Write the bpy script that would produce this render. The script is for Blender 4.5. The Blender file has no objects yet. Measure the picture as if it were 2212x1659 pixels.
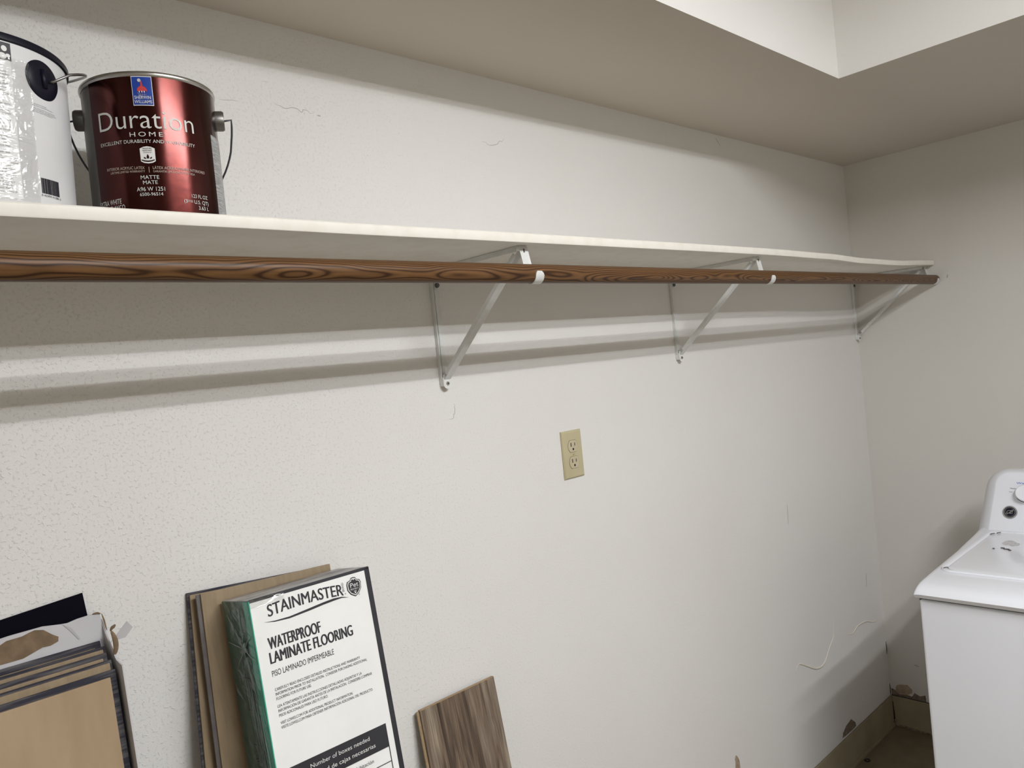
import bpy, bmesh, math, random
from mathutils import Vector, Matrix

random.seed(7)
SC = bpy.context.scene
COL = SC.collection
PI = math.pi

# ------------------------------------------------------------------ camera
CAM_LOC = Vector((0.0, -1.25552, 1.56973))
cam_data = bpy.data.cameras.new('camera')
cam = bpy.data.objects.new('camera', cam_data)
COL.objects.link(cam)
R_ = (0.72199146, -0.68453999, -0.10066441)
U_ = (0.08820113, -0.05324491, 0.99467861)
F_ = (0.68625716, 0.72702818, -0.02193482)
cam.matrix_world = Matrix(((R_[0], U_[0], -F_[0], CAM_LOC.x), (R_[1], U_[1], -F_[1], CAM_LOC.y),
                           (R_[2], U_[2], -F_[2], CAM_LOC.z), (0, 0, 0, 1)))
cam_data.sensor_width = 36.0
cam_data.lens = 36.0 * 1659.79 / 2212.0
cam_data.clip_start = 0.02
SC.camera = cam

# ------------------------------------------------------------------ world, exposure
world = bpy.data.worlds.new('world'); SC.world = world
world.use_nodes = True
world.node_tree.nodes['Background'].inputs[0].default_value = (0.9, 0.93, 1.0, 1)
world.node_tree.nodes['Background'].inputs[1].default_value = 0.0
SC.view_settings.view_transform = 'Standard'
SC.view_settings.look = 'None'
SC.view_settings.gamma = 1.0
SC.view_settings.use_curve_mapping = False
SC.view_settings.exposure = 0.0
TUBE_POWER = 33.0        # radiance of the two fluorescent tubes, seen from the side
ADDED_DOWN_POWER = 24.5   # watts of each area light added under a tube to boost downward light
SC.cycles.max_bounces = 10
SC.cycles.diffuse_bounces = 8
SC.cycles.sample_clamp_indirect = 4.0

L = 3.07654      # end wall
HC = 2.2212      # soffit underside
RX, RY = 2.0262, -0.438   # inner corner of the ceiling recess
ROOM_X0, ROOM_Y0 = -1.9, -3.9
REC_X0, REC_Y0, REC_Z = -0.9, -3.2, 2.60

# ------------------------------------------------------------------ helpers
ORG = {}
def setp(o, label=None, cat=None, group=None, kind=None):
    if label: o['label'] = label
    if cat: o['category'] = cat
    if group: o['group'] = group
    if kind: o['kind'] = kind
    return o

def thing(name, loc, label, cat, group=None):
    o = bpy.data.objects.new(name, None); COL.objects.link(o)
    o.location = loc; o.empty_display_size = 0.05
    ORG[o.name] = Vector(loc)
    return setp(o, label, cat, group)

class MB:
    def __init__(s): s.v = []; s.f = []; s.m = []
    def add(s, vs, fs, mi=0):
        b = len(s.v); s.v += [Vector(q) for q in vs]
        s.f += [tuple(b + i for i in f) for f in fs]; s.m += [mi] * len(fs); return s
    def hexa(s, p, mi=0):   # 8 points: bottom loop 0-3, top loop 4-7
        return s.add(p, [(3, 2, 1, 0), (4, 5, 6, 7), (0, 1, 5, 4), (1, 2, 6, 5), (2, 3, 7, 6), (3, 0, 4, 7)], mi)
    def box(s, x0, x1, y0, y1, z0, z1, mi=0):
        return s.hexa([(x0, y0, z0), (x1, y0, z0), (x1, y1, z0), (x0, y1, z0),
                       (x0, y0, z1), (x1, y0, z1), (x1, y1, z1), (x0, y1, z1)], mi)
    def fbox(s, fr, u0, u1, v0, v1, n0, n1, mi=0):
        P = lambda a, b, c: fr(a, b, c)
        return s.hexa([P(u0, v0, n1), P(u1, v0, n1), P(u1, v0, n0), P(u0, v0, n0),
                       P(u0, v1, n1), P(u1, v1, n1), P(u1, v1, n0), P(u0, v1, n0)], mi)
    def prism(s, loop0, loop1, mi=0):
        n = len(loop0)
        return s.add(list(loop0) + list(loop1), [tuple(reversed(range(n))), tuple(range(n, 2 * n))] +
                     [(i, (i + 1) % n, n + (i + 1) % n, n + i) for i in range(n)], mi)
    def loft(s, rings, closed=True, caps=True, mi=0):
        n = len(rings[0]); vs = [q for r in rings for q in r]; fs = []
        for k in range(len(rings) - 1):
            for i in range(n if closed else n - 1):
                j = (i + 1) % n
                fs.append((k * n + i, k * n + j, (k + 1) * n + j, (k + 1) * n + i))
        if caps:
            fs.append(tuple(reversed(range(n)))); fs.append(tuple(range((len(rings) - 1) * n, len(rings) * n)))
        return s.add(vs, fs, mi)
    def lathe(s, prof, c, n=64, mi=0, axis=None, caps=False):   # prof: (r, h) list
        ax = Vector(axis or (0, 0, 1)).normalized()
        a = ax.orthogonal().normalized() if axis else Vector((1, 0, 0)); b = ax.cross(a)
        c = Vector(c)
        rings = [[c + ax * h + (a * math.cos(2 * PI * i / n) + b * math.sin(2 * PI * i / n)) * r for i in range(n)] for r, h in prof]
        return s.loft(rings, True, caps, mi)
    def tube(s, pts, r, n=10, mi=0, flat=None, taper=False):
        pts = [Vector(p) for p in pts]; rings = []
        t = (pts[1] - pts[0]).normalized(); a = t.orthogonal().normalized()
        for i, p in enumerate(pts):
            if i == 0: t = pts[1] - pts[0]
            elif i == len(pts) - 1: t = pts[-1] - pts[-2]
            else: t = (pts[i + 1] - pts[i]).normalized() + (pts[i] - pts[i - 1]).normalized()
            t.normalize(); a = (a - t * a.dot(t)).normalized(); b = t.cross(a)
            rr = r * (math.sin(PI * (i + 0.6) / (len(pts) + 0.2)) ** 0.6) if taper else r
            ring = [a * math.cos(2 * PI * k / n) * rr + b * math.sin(2 * PI * k / n) * rr for k in range(n)]
            if flat:
                fa, fs_ = Vector(flat[0]), flat[1]
                ring = [q - fa * q.dot(fa) * (1 - fs_) for q in ring]
            rings.append([p + q for q in ring])
        return s.loft(rings, True, True, mi)
    def build(s, name, mats, parent=None, loc=None, smooth=False, bevel=0, segs=2, fix=True):
        if parent is not None: org = ORG[parent.name]
        else: org = Vector(loc) if loc is not None else Vector((0, 0, 0))
        me = bpy.data.meshes.new(name)
        me.from_pydata([tuple(q - org) for q in s.v], [], s.f)
        mats = mats if isinstance(mats, (list, tuple)) else [mats]
        for m in mats: me.materials.append(m)
        for i, p in enumerate(me.polygons):
            p.material_index = s.m[i]
        if fix:
            bm = bmesh.new(); bm.from_mesh(me); bmesh.ops.recalc_face_normals(bm, faces=bm.faces); bm.to_mesh(me); bm.free()
        if smooth:
            for p in me.polygons: p.use_smooth = True
            if smooth is not True: me.set_sharp_from_angle(angle=math.radians(smooth))
        o = bpy.data.objects.new(name, me); COL.objects.link(o)
        if parent is not None:
            o.parent = parent; ORG[o.name] = org
        else:
            o.location = org; ORG[o.name] = org
        if bevel:
            md = o.modifiers.new('bevel', 'BEVEL'); md.width = bevel; md.segments = segs; md.limit_method = 'ANGLE'
            md.angle_limit = math.radians(40); md.harden_normals = False
            if not smooth:
                for p in me.polygons: p.use_smooth = True
                me.set_sharp_from_angle(angle=math.radians(38))
        return o

def copy_tree(o, delta, parent=None):
    c = o.copy(); COL.objects.link(c)
    if parent is None: c.location = Vector(o.location) + Vector(delta)
    else: c.parent = parent
    for ch in list(o.children): copy_tree(ch, delta, c)
    return c

# ---- materials
def mat(name, color, rough=0.6, metal=0.0, spec=0.5, color2=None, nscale=20.0, ndetail=4.0, bump=0.0, bscale=200.0,
        bdist=0.001, coat=0.0, stretch=None, ramp=(0.35, 0.65), alpha=1.0, trans=0.0):
    m = bpy.data.materials.new(name); m.use_nodes = True
    nt = m.node_tree; N = nt.nodes; K = nt.links; b = N['Principled BSDF']
    b.inputs['Roughness'].default_value = rough; b.inputs['Metallic'].default_value = metal
    b.inputs['Specular IOR Level'].default_value = spec; b.inputs['Coat Weight'].default_value = coat
    b.inputs['Alpha'].default_value = alpha; b.inputs['Transmission Weight'].default_value = trans
    b.inputs['Base Color'].default_value = (*color, 1)
    b.inputs['Coat Roughness'].default_value = 0.16 if name == 'maroon_foil' else 0.05
    tc = N.new('ShaderNodeTexCoord'); vec = tc.outputs['Object']
    if stretch:
        mp = N.new('ShaderNodeMapping'); mp.inputs['Scale'].default_value = stretch
        K.new(vec, mp.inputs['Vector']); vec = mp.outputs['Vector']
    if color2 is None: color2 = tuple(c * 0.94 for c in color)
    nz = N.new('ShaderNodeTexNoise'); nz.inputs['Scale'].default_value = nscale; nz.inputs['Detail'].default_value = ndetail
    K.new(vec, nz.inputs['Vector'])
    rp = N.new('ShaderNodeValToRGB'); rp.color_ramp.elements[0].position = ramp[0]; rp.color_ramp.elements[1].position = ramp[1]
    rp.color_ramp.elements[0].color = (*color, 1); rp.color_ramp.elements[1].color = (*color2, 1)
    K.new(nz.outputs['Fac'], rp.inputs['Fac']); K.new(rp.outputs['Color'], b.inputs['Base Color'])
    if bump:
        n2 = N.new('ShaderNodeTexNoise'); n2.inputs['Scale'].default_value = bscale; n2.inputs['Detail'].default_value = 3
        K.new(vec, n2.inputs['Vector'])
        bp = N.new('ShaderNodeBump'); bp.inputs['Strength'].default_value = bump; bp.inputs['Distance'].default_value = bdist
        K.new(n2.outputs['Fac'], bp.inputs['Height']); K.new(bp.outputs['Normal'], b.inputs['Normal'])
    return m

def wall_mat(name, color, strength, fine=1.0):
    """painted, orange-peel textured plasterboard"""
    m = bpy.data.materials.new(name); m.use_nodes = True
    nt = m.node_tree; N = nt.nodes; K = nt.links; b = N['Principled BSDF']
    b.inputs['Roughness'].default_value = 0.62; b.inputs['Specular IOR Level'].default_value = 0.25
    tc = N.new('ShaderNodeTexCoord')
    nz = N.new('ShaderNodeTexNoise'); nz.inputs['Scale'].default_value = 1.7; nz.inputs['Detail'].default_value = 3
    K.new(tc.outputs['Object'], nz.inputs['Vector'])
    rp = N.new('ShaderNodeValToRGB')
    rp.color_ramp.elements[0].position = 0.3; rp.color_ramp.elements[1].position = 0.7
    rp.color_ramp.elements[0].color = (*color, 1); rp.color_ramp.elements[1].color = (color[0] * 0.97, color[1] * 0.965, color[2] * 0.955, 1)
    K.new(nz.outputs['Fac'], rp.inputs['Fac']); K.new(rp.outputs['Color'], b.inputs['Base Color'])
    # broad splats of texture compound plus fine stipple
    n1 = N.new('ShaderNodeTexNoise'); n1.inputs['Scale'].default_value = 205 * fine; n1.inputs['Detail'].default_value = 3.0
    n1.inputs['Roughness'].default_value = 0.55
    K.new(tc.outputs['Object'], n1.inputs['Vector'])
    r1 = N.new('ShaderNodeValToRGB'); r1.color_ramp.elements[0].position = 0.55; r1.color_ramp.elements[1].position = 0.72
    K.new(n1.outputs['Fac'], r1.inputs['Fac'])
    n2 = N.new('ShaderNodeTexNoise'); n2.inputs['Scale'].default_value = 330 * fine; n2.inputs['Detail'].default_value = 2
    K.new(tc.outputs['Object'], n2.inputs['Vector'])
    # coverage varies over the wall: coarser to the left, smoother to the right
    n3 = N.new('ShaderNodeTexNoise'); n3.inputs['Scale'].default_value = 2.2; K.new(tc.outputs['Object'], n3.inputs['Vector'])
    sx = N.new('ShaderNodeSeparateXYZ'); K.new(tc.outputs['Object'], sx.inputs[0])
    mr = N.new('ShaderNodeMapRange'); mr.inputs['From Min'].default_value = 0.1; mr.inputs['From Max'].default_value = 1.6
    mr.inputs['To Min'].default_value = 1.0; mr.inputs['To Max'].default_value = 0.30
    K.new(sx.outputs['X'], mr.inputs['Value'])
    mu = N.new('ShaderNodeMath'); mu.operation = 'MULTIPLY'; K.new(r1.outputs['Color'], mu.inputs[0]); K.new(mr.outputs['Result'], mu.inputs[1])
    m2 = N.new('ShaderNodeMath'); m2.operation = 'MULTIPLY_ADD'; K.new(n2.outputs['Fac'], m2.inputs[0]); m2.inputs[1].default_value = 0.22
    K.new(mu.outputs[0], m2.inputs[2])
    bp = N.new('ShaderNodeBump'); bp.inputs['Strength'].default_value = strength; bp.inputs['Distance'].default_value = 0.0012
    K.new(m2.outputs[0], bp.inputs['Height']); K.new(bp.outputs['Normal'], b.inputs['Normal'])
    return m

def wood_rod_mat():
    m = bpy.data.materials.new('stained_pine'); m.use_nodes = True
    nt = m.node_tree; N = nt.nodes; K = nt.links; b = N['Principled BSDF']
    b.inputs['Roughness'].default_value = 0.40; b.inputs['Specular IOR Level'].default_value = 0.22
    tc = N.new('ShaderNodeTexCoord')
    mp = N.new('ShaderNodeMapping'); mp.inputs['Scale'].default_value = (2.2, 6.0, 6.0)
    K.new(tc.outputs['Object'], mp.inputs['Vector'])
    nz = N.new('ShaderNodeTexNoise'); nz.inputs['Scale'].default_value = 1.6; nz.inputs['Detail'].default_value = 2.0
    K.new(mp.outputs['Vector'], nz.inputs['Vector'])
    sub = N.new('ShaderNodeVectorMath'); sub.operation = 'SUBTRACT'; sub.inputs[1].default_value = (0.5, 0.5, 0.5)
    K.new(nz.outputs['Color'], sub.inputs[0])
    scl = N.new('ShaderNodeVectorMath'); scl.operation = 'SCALE'; scl.inputs['Scale'].default_value = 0.06
    K.new(sub.outputs[0], scl.inputs[0])
    add = N.new('ShaderNodeVectorMath'); add.operation = 'ADD'
    K.new(tc.outputs['Object'], add.inputs[0]); K.new(scl.outputs[0], add.inputs[1])
    off = N.new('ShaderNodeMapping'); off.inputs['Location'].default_value = (0, 0.034, 0.020)
    off.inputs['Rotation'].default_value = (0, math.radians(0.25), math.radians(-0.2))
    K.new(add.outputs[0], off.inputs['Vector'])
    wv = N.new('ShaderNodeTexWave'); wv.wave_type = 'RINGS'; wv.rings_direction = 'X'
    wv.inputs['Scale'].default_value = 84; wv.inputs['Distortion'].default_value = 0.0
    K.new(off.outputs[0], wv.inputs['Vector'])
    rp = N.new('ShaderNodeValToRGB')
    e = rp.color_ramp.elements
    e[0].position = 0.0; e[0].color = (0.150, 0.077, 0.031, 1)
    e[1].position = 0.66; e[1].color = (0.112, 0.055, 0.022, 1)
    x = e.new(0.90); x.color = (0.062, 0.029, 0.012, 1)
    x = e.new(1.0); x.color = (0.038, 0.017, 0.007, 1)
    K.new(wv.outputs['Fac'], rp.inputs['Fac'])
    # fibres
    mp2 = N.new('ShaderNodeMapping'); mp2.inputs['Scale'].default_value = (9, 300, 300)
    K.new(tc.outputs['Object'], mp2.inputs['Vector'])
    n2 = N.new('ShaderNodeTexNoise'); n2.inputs['Scale'].default_value = 1.0; n2.inputs['Detail'].default_value = 3
    K.new(mp2.outputs[0], n2.inputs['Vector'])
    mix = N.new('ShaderNodeMix'); mix.data_type = 'RGBA'; mix.blend_type = 'MULTIPLY'; mix.inputs[0].default_value = 0.5
    r2 = N.new('ShaderNodeValToRGB'); r2.color_ramp.elements[0].color = (0.62, 0.58, 0.55, 1); r2.color_ramp.elements[1].color = (1.25, 1.2, 1.1, 1)
    r2.color_ramp.elements[0].position = 0.3; r2.color_ramp.elements[1].position = 0.7
    K.new(n2.outputs['Fac'], r2.inputs['Fac'])
    K.new(rp.outputs['Color'], mix.inputs[6]); K.new(r2.outputs['Color'], mix.inputs[7])
    K.new(mix.outputs[2], b.inputs['Base Color'])
    return m

def laminate_mat():
    m = bpy.data.materials.new('weathered_laminate'); m.use_nodes = True
    nt = m.node_tree; N = nt.nodes; K = nt.links; b = N['Principled BSDF']
    b.inputs['Roughness'].default_value = 0.55; b.inputs['Specular IOR Level'].default_value = 0.3
    tc = N.new('ShaderNodeTexCoord')
    def noise(scale, sc, det=4, dist=0.0):
        mp = N.new('ShaderNodeMapping'); mp.inputs['Scale'].default_value = sc; K.new(tc.outputs['Object'], mp.inputs['Vector'])
        n = N.new('ShaderNodeTexNoise'); n.inputs['Scale'].default_value = scale; n.inputs['Detail'].default_value = det
        n.inputs['Distortion'].default_value = dist; K.new(mp.outputs[0], n.inputs['Vector']); return n
    a = noise(1.0, (52, 4, 3.0), 6, 0.9)
    r = N.new('ShaderNodeValToRGB'); e = r.color_ramp.elements
    e[0].position = 0.30; e[0].color = (0.040, 0.028, 0.021, 1)
    e[1].position = 0.68; e[1].color = (0.30, 0.245, 0.185, 1)
    q = e.new(0.42); q.color = (0.095, 0.068, 0.050, 1)
    q = e.new(0.50); q.color = (0.165, 0.120, 0.086, 1)
    q = e.new(0.60); q.color = (0.205, 0.165, 0.130, 1)
    K.new(a.outputs['Fac'], r.inputs['Fac'])
    c = noise(1.0, (420, 60, 14), 3)
    r2 = N.new('ShaderNodeValToRGB'); r2.color_ramp.elements[0].position = 0.3; r2.color_ramp.elements[1].position = 0.7
    r2.color_ramp.elements[0].color = (0.60, 0.60, 0.60, 1); r2.color_ramp.elements[1].color = (1.3, 1.28, 1.22, 1)
    K.new(c.outputs['Fac'], r2.inputs['Fac'])
    mx = N.new('ShaderNodeMix'); mx.data_type = 'RGBA'; mx.blend_type = 'MULTIPLY'; mx.inputs[0].default_value = 0.8
    K.new(r.outputs['Color'], mx.inputs[6]); K.new(r2.outputs['Color'], mx.inputs[7]); K.new(mx.outputs[2], b.inputs['Base Color'])
    return m

def film_mat():
    """clear shrink film: a thin glossy, wrinkled, mostly see-through sheet"""
    m = bpy.data.materials.new('shrink_film'); m.use_nodes = True
    nt = m.node_tree; N = nt.nodes; K = nt.links
    for n in list(N):
        if n.type != 'OUTPUT_MATERIAL': N.remove(n)
    out = [n for n in N if n.type == 'OUTPUT_MATERIAL'][0]
    tr = N.new('ShaderNodeBsdfTransparent'); gl = N.new('ShaderNodeBsdfGlossy'); gl.inputs['Roughness'].default_value = 0.16
    tr.inputs[0].default_value = (0.97, 0.97, 0.97, 1)
    tc = N.new('ShaderNodeTexCoord')
    mp = N.new('ShaderNodeMapping'); mp.inputs['Scale'].default_value = (18, 18, 34); K.new(tc.outputs['Object'], mp.inputs['Vector'])
    nz = N.new('ShaderNodeTexNoise'); nz.inputs['Scale'].default_value = 1.0; nz.inputs['Detail'].default_value = 3; nz.inputs['Distortion'].default_value = 1.5
    K.new(mp.outputs[0], nz.inputs['Vector'])
    bp = N.new('ShaderNodeBump'); bp.inputs['Strength'].default_value = 0.9; bp.inputs['Distance'].default_value = 0.006
    K.new(nz.outputs['Fac'], bp.inputs['Height']); K.new(bp.outputs['Normal'], gl.inputs['Normal'])
    mx = N.new('ShaderNodeMixShader'); mx.inputs[0].default_value = 0.14
    K.new(tr.outputs[0], mx.inputs[1]); K.new(gl.outputs[0], mx.inputs[2]); K.new(mx.outputs[0], out.inputs['Surface'])
    return m

def emit_mat(name, color, strength):
    m = bpy.data.materials.new(name); m.use_nodes = True
    b = m.node_tree.nodes['Principled BSDF']
    b.inputs['Emission Color'].default_value = (*color, 1); b.inputs['Emission Strength'].default_value = strength
    b.inputs['Base Color'].default_value = (0.8, 0.8, 0.8, 1)
    return m

M = {}
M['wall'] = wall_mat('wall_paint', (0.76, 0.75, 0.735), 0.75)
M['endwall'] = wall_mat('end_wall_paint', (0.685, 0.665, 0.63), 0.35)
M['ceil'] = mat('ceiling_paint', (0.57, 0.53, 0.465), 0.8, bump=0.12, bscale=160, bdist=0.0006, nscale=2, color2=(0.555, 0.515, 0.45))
M['farwall'] = wall_mat('far_wall_paint', (0.86, 0.83, 0.77), 0.35)  # unseen walls, made lighter and warmer to raise the bounce light
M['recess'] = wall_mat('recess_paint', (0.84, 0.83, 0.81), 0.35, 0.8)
M['base'] = mat('baseboard_vinyl', (0.36, 0.31, 0.21), 0.5, nscale=8, color2=(0.29, 0.25, 0.165))
M['floor'] = mat('sheet_vinyl', (0.20, 0.16, 0.105), 0.45, nscale=12, color2=(0.15, 0.12, 0.075), bump=0.05, bscale=80)
M['shelf'] = mat('shelf_paint', (0.86, 0.83, 0.76), 0.45, nscale=30, color2=(0.81, 0.77, 0.69), bump=0.12, bscale=300, bdist=0.0005, ramp=(0.45, 0.75))
M['steel_white'] = mat('white_enamel_steel', (0.74, 0.75, 0.74), 0.38, nscale=60, color2=(0.68, 0.69, 0.67))
M['dark_metal'] = mat('dark_screw', (0.12, 0.12, 0.12), 0.4, metal=0.8)
M['rod'] = wood_rod_mat()
M['ivory'] = mat('ivory_plastic', (0.50, 0.45, 0.285), 0.42, color2=(0.47, 0.42, 0.26))
M['ivory2'] = mat('ivory_receptacle', (0.52, 0.46, 0.32), 0.38, color2=(0.49, 0.43, 0.29))
M['black'] = mat('black_slot', (0.018, 0.014, 0.012), 0.6)
M['maroon'] = mat('maroon_foil', (0.050, 0.008, 0.006), 0.21, metal=1.0, spec=0.5, nscale=6.0, color2=(0.060, 0.010, 0.008), bump=0.12, bscale=42, bdist=0.002, coat=0.30)
M['tin'] = mat('tinplate', (0.52, 0.51, 0.48), 0.32, metal=1.0, color2=(0.42, 0.41, 0.39), nscale=30)
M['dull_tin'] = mat('dull_tinplate', (0.19, 0.18, 0.17), 0.4, metal=0.9, nscale=30)
M['wire'] = mat('bail_wire', (0.30, 0.29, 0.29), 0.35, metal=1.0)
M['dark_wire'] = mat('dark_bail_wire', (0.13, 0.13, 0.15), 0.4, metal=0.8)
M['paper_grey'] = mat('grey_label_print', (0.40, 0.40, 0.40), 0.5, color2=(0.22, 0.22, 0.22), nscale=1, stretch=(60, 60, 900), ramp=(0.45, 0.55))
M['lett_grey'] = mat('silver_lettering', (0.62, 0.63, 0.60), 0.45, color2=(0.58, 0.59, 0.56))
M['lett_small'] = mat('tan_lettering', (0.45, 0.36, 0.31), 0.45)
M['lett_white'] = mat('white_lettering', (0.78, 0.78, 0.77), 0.5)
M['logo_blue'] = mat('logo_blue', (0.008, 0.045, 0.30), 0.35, color2=(0.008, 0.05, 0.33))
M['logo_red'] = mat('logo_red', (0.55, 0.05, 0.05), 0.4)
M['pail_white'] = mat('white_pail_plastic', (0.74, 0.74, 0.75), 0.28, nscale=9, color2=(0.70, 0.70, 0.71))
M['pail_black'] = mat('black_plastic', (0.004, 0.004, 0.012), 0.45, spec=.25, color2=(0.005, 0.005, 0.014))
M['film'] = film_mat()
M['ink'] = mat('black_ink', (0.020, 0.020, 0.026), 0.5, color2=(0.028, 0.028, 0.034))
M['grey_ink'] = mat('faded_ink', (0.20, 0.20, 0.21), 0.5, color2=(0.30, 0.30, 0.31), nscale=200)
M['box_white'] = mat('white_printed_card', (0.88, 0.88, 0.87), 0.42, nscale=14, color2=(0.84, 0.84, 0.83))
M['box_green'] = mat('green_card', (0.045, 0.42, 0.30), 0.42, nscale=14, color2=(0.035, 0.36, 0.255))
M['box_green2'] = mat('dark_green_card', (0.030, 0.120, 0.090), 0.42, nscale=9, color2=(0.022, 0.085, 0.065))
M['box_top'] = mat('box_end_print', (0.42, 0.41, 0.40), 0.35, nscale=9, color2=(0.13, 0.125, 0.13), ndetail=6, ramp=(0.40, 0.62), stretch=(1, 3, 3))
M['cork'] = mat('tan_plank_back', (0.300, 0.225, 0.140), 0.7, nscale=1, stretch=(120, 120, 7), color2=(0.250, 0.185, 0.113), ndetail=5)
M['beech'] = mat('light_wood_plank_back', (0.39, 0.285, 0.175), 0.6, nscale=1, stretch=(26, 10, 5), color2=(0.320, 0.225, 0.132), ndetail=5, ramp=(0.35, 0.7))
M['edge_dark'] = mat('charcoal_plank_edge', (0.030, 0.030, 0.042), 0.7, spec=.2, nscale=1, stretch=(14, 14, 260), color2=(0.15, 0.14, 0.14), ndetail=5, ramp=(0.42, 0.78))
M['edge_grey'] = mat('grey_plank_edge', (0.135, 0.12, 0.115), 0.6, nscale=60, color2=(0.10, 0.09, 0.09))
M['mdf'] = mat('fibreboard_core', (0.36, 0.25, 0.14), 0.75, nscale=150, color2=(0.29, 0.20, 0.11))
M['laminate'] = laminate_mat()
M['kraft'] = mat('torn_kraft', (0.20, 0.135, 0.080), 0.85, nscale=70, color2=(0.14, 0.095, 0.055), bump=0.4, bscale=400)
M['carton'] = mat('white_carton', (0.55, 0.54, 0.56), 0.6, nscale=9, color2=(0.48, 0.47, 0.49))
M['crease'] = mat('creased_card', (0.42, 0.41, 0.43), 0.7)
M['black_board'] = mat('black_board', (0.003, 0.003, 0.007), 0.9, spec=.08, color2=(0.004, 0.004, 0.008))
M['washer'] = mat('white_enamel', (0.84, 0.86, 0.92), 0.22, nscale=4, color2=(0.83, 0.85, 0.91), coat=0.3)
M['washer_grey'] = mat('seam_shadow_gap', (0.10, 0.10, 0.11), 0.6)
M['chrome'] = mat('chrome', (0.42, 0.42, 0.41), 0.30, metal=0.7)
M['blue_ink'] = mat('blue_ink', (0.03, 0.13, 0.62), 0.5)
M['dirt'] = mat('dirt', (0.05, 0.045, 0.045), 0.9, nscale=300, color2=(0.12, 0.11, 0.11))
M['smudge'] = mat('dust_smudge', (0.50, 0.50, 0.51), 0.7, nscale=160, color2=(0.62, 0.62, 0.64))
M['peel'] = mat('peeling_paint_edge', (0.74, 0.69, 0.60), 0.7)
M['crack'] = mat('hairline_crack', (0.47, 0.45, 0.42), 0.8)
M['mould'] = mat('mould_stain', (0.14, 0.11, 0.085), 0.9, nscale=90, color2=(0.25, 0.19, 0.14), ndetail=6)
M['mould2'] = mat('flaked_plaster', (0.42, 0.33, 0.24), 0.9, nscale=60, color2=(0.30, 0.22, 0.16), ndetail=6)
M['fixture'] = mat('fixture_enamel', (0.80, 0.80, 0.79), 0.4)
M['tube'] = emit_mat('fluorescent_tube', (0.965, 0.98, 1.0), TUBE_POWER)

# ------------------------------------------------------------------ room shell
S = lambda o: setp(o, kind='structure')
b = MB(); b.box(ROOM_X0 - .1, L + .1, ROOM_Y0 - .1, .1, -.08, 0); S(b.build('floor', M['floor']))
b = MB(); b.box(ROOM_X0 - .1, L + .1, 0, .1, 0, 2.75); wall_back = S(b.build('wall_back', M['wall']))
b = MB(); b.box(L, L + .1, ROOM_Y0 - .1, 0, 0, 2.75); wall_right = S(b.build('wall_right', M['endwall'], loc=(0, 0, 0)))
b = MB(); b.box(ROOM_X0 - .1, ROOM_X0, ROOM_Y0, 0, 0, 2.75); S(b.build('wall_left', M['farwall']))
b = MB(); b.box(ROOM_X0, L, ROOM_Y0 - .1, ROOM_Y0, 0, 2.75); S(b.build('wall_front', M['farwall']))
# ceiling: a lowered soffit ring round a raised recess
b = MB()
o4 = [(ROOM_X0, ROOM_Y0), (L, ROOM_Y0), (L, 0), (ROOM_X0, 0)]
i4 = [(REC_X0, REC_Y0), (RX, REC_Y0), (RX, RY), (REC_X0, RY)]
for k in range(4):
    j = (k + 1) % 4
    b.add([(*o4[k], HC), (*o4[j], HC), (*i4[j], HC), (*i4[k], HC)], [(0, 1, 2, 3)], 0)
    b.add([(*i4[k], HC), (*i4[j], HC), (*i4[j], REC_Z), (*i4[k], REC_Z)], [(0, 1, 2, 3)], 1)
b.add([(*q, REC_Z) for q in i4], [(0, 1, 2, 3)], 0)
b.add([(ROOM_X0 - .1, ROOM_Y0 - .1, 2.75), (L + .1, ROOM_Y0 - .1, 2.75), (L + .1, .1, 2.75), (ROOM_X0 - .1, .1, 2.75)], [(0, 1, 2, 3)], 0)
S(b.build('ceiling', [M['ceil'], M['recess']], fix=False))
# baseboards
b = MB(); b.box(ROOM_X0, L, -.006, 0, 0, .1235); b.box(ROOM_X0, L, -.009, -.006, 0, .014)
S(b.build('baseboard_back', M['base'], bevel=.002))
b = MB(); b.box(L - .006, L, ROOM_Y0, -.006, 0, .1235); S(b.build('baseboard_right', M['base'], bevel=.002))

# wall blemishes, children of their walls
def smooth_path(P, n=6):
    o = []
    for k in range(len(P) - 1):
        a = P[max(k - 1, 0)]; b_ = P[k]; c_ = P[k + 1]; d_ = P[min(k + 2, len(P) - 1)]
        for q in range(n):
            t = q / n; o.append(.5 * ((2 * b_) + (c_ - a) * t + (2 * a - 5 * b_ + 4 * c_ - d_) * t * t + (3 * b_ - a - 3 * c_ + d_) * t ** 3))
    return o + [P[-1]]
def ribbon(name, pts, r, m, parent, ax='y', off=0.0, fl=.35):
    """a thin raised line lying on the wall"""
    if ax == 'y': P = [(a, -off, c) for a, c in pts]; fa = ((0, 1, 0), fl)
    else: P = [(L - off, a, c) for a, c in pts]; fa = ((1, 0, 0), fl)
    P = smooth_path([Vector(q) for q in P], 5)
    mb = MB(); mb.tube(P, r, 6, flat=fa, taper=True); return mb.build(name, m, parent, smooth=True)
def patch(name, pts, th, m, parent, ax='y'):
    mb = MB()
    if ax == 'y': mb.prism([(a, -th, c) for a, c in pts], [(a, 0.001, c) for a, c in pts])
    elif ax == 'x': mb.prism([(L - th, a, c) for a, c in pts], [(L + .001, a, c) for a, c in pts])
    else: mb.prism([(a, c, th) for a, c in pts], [(a, c, -.001) for a, c in pts])
    return mb.build(name, m, parent)
ribbon('hairline_crack', [(.6748, 2.0807), (.6792, 2.0769), (.6871, 2.0756), (.6948, 2.0727), (.7031, 2.074), (.7083, 2.076), (.7198, 2.0759), (.7276, 2.071), (.7312, 2.0727), (.732, 2.0759), (.7408, 2.0757), (.7463, 2.0716), (.7542, 2.0732)], .0007, M['crack'], wall_back)
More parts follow.
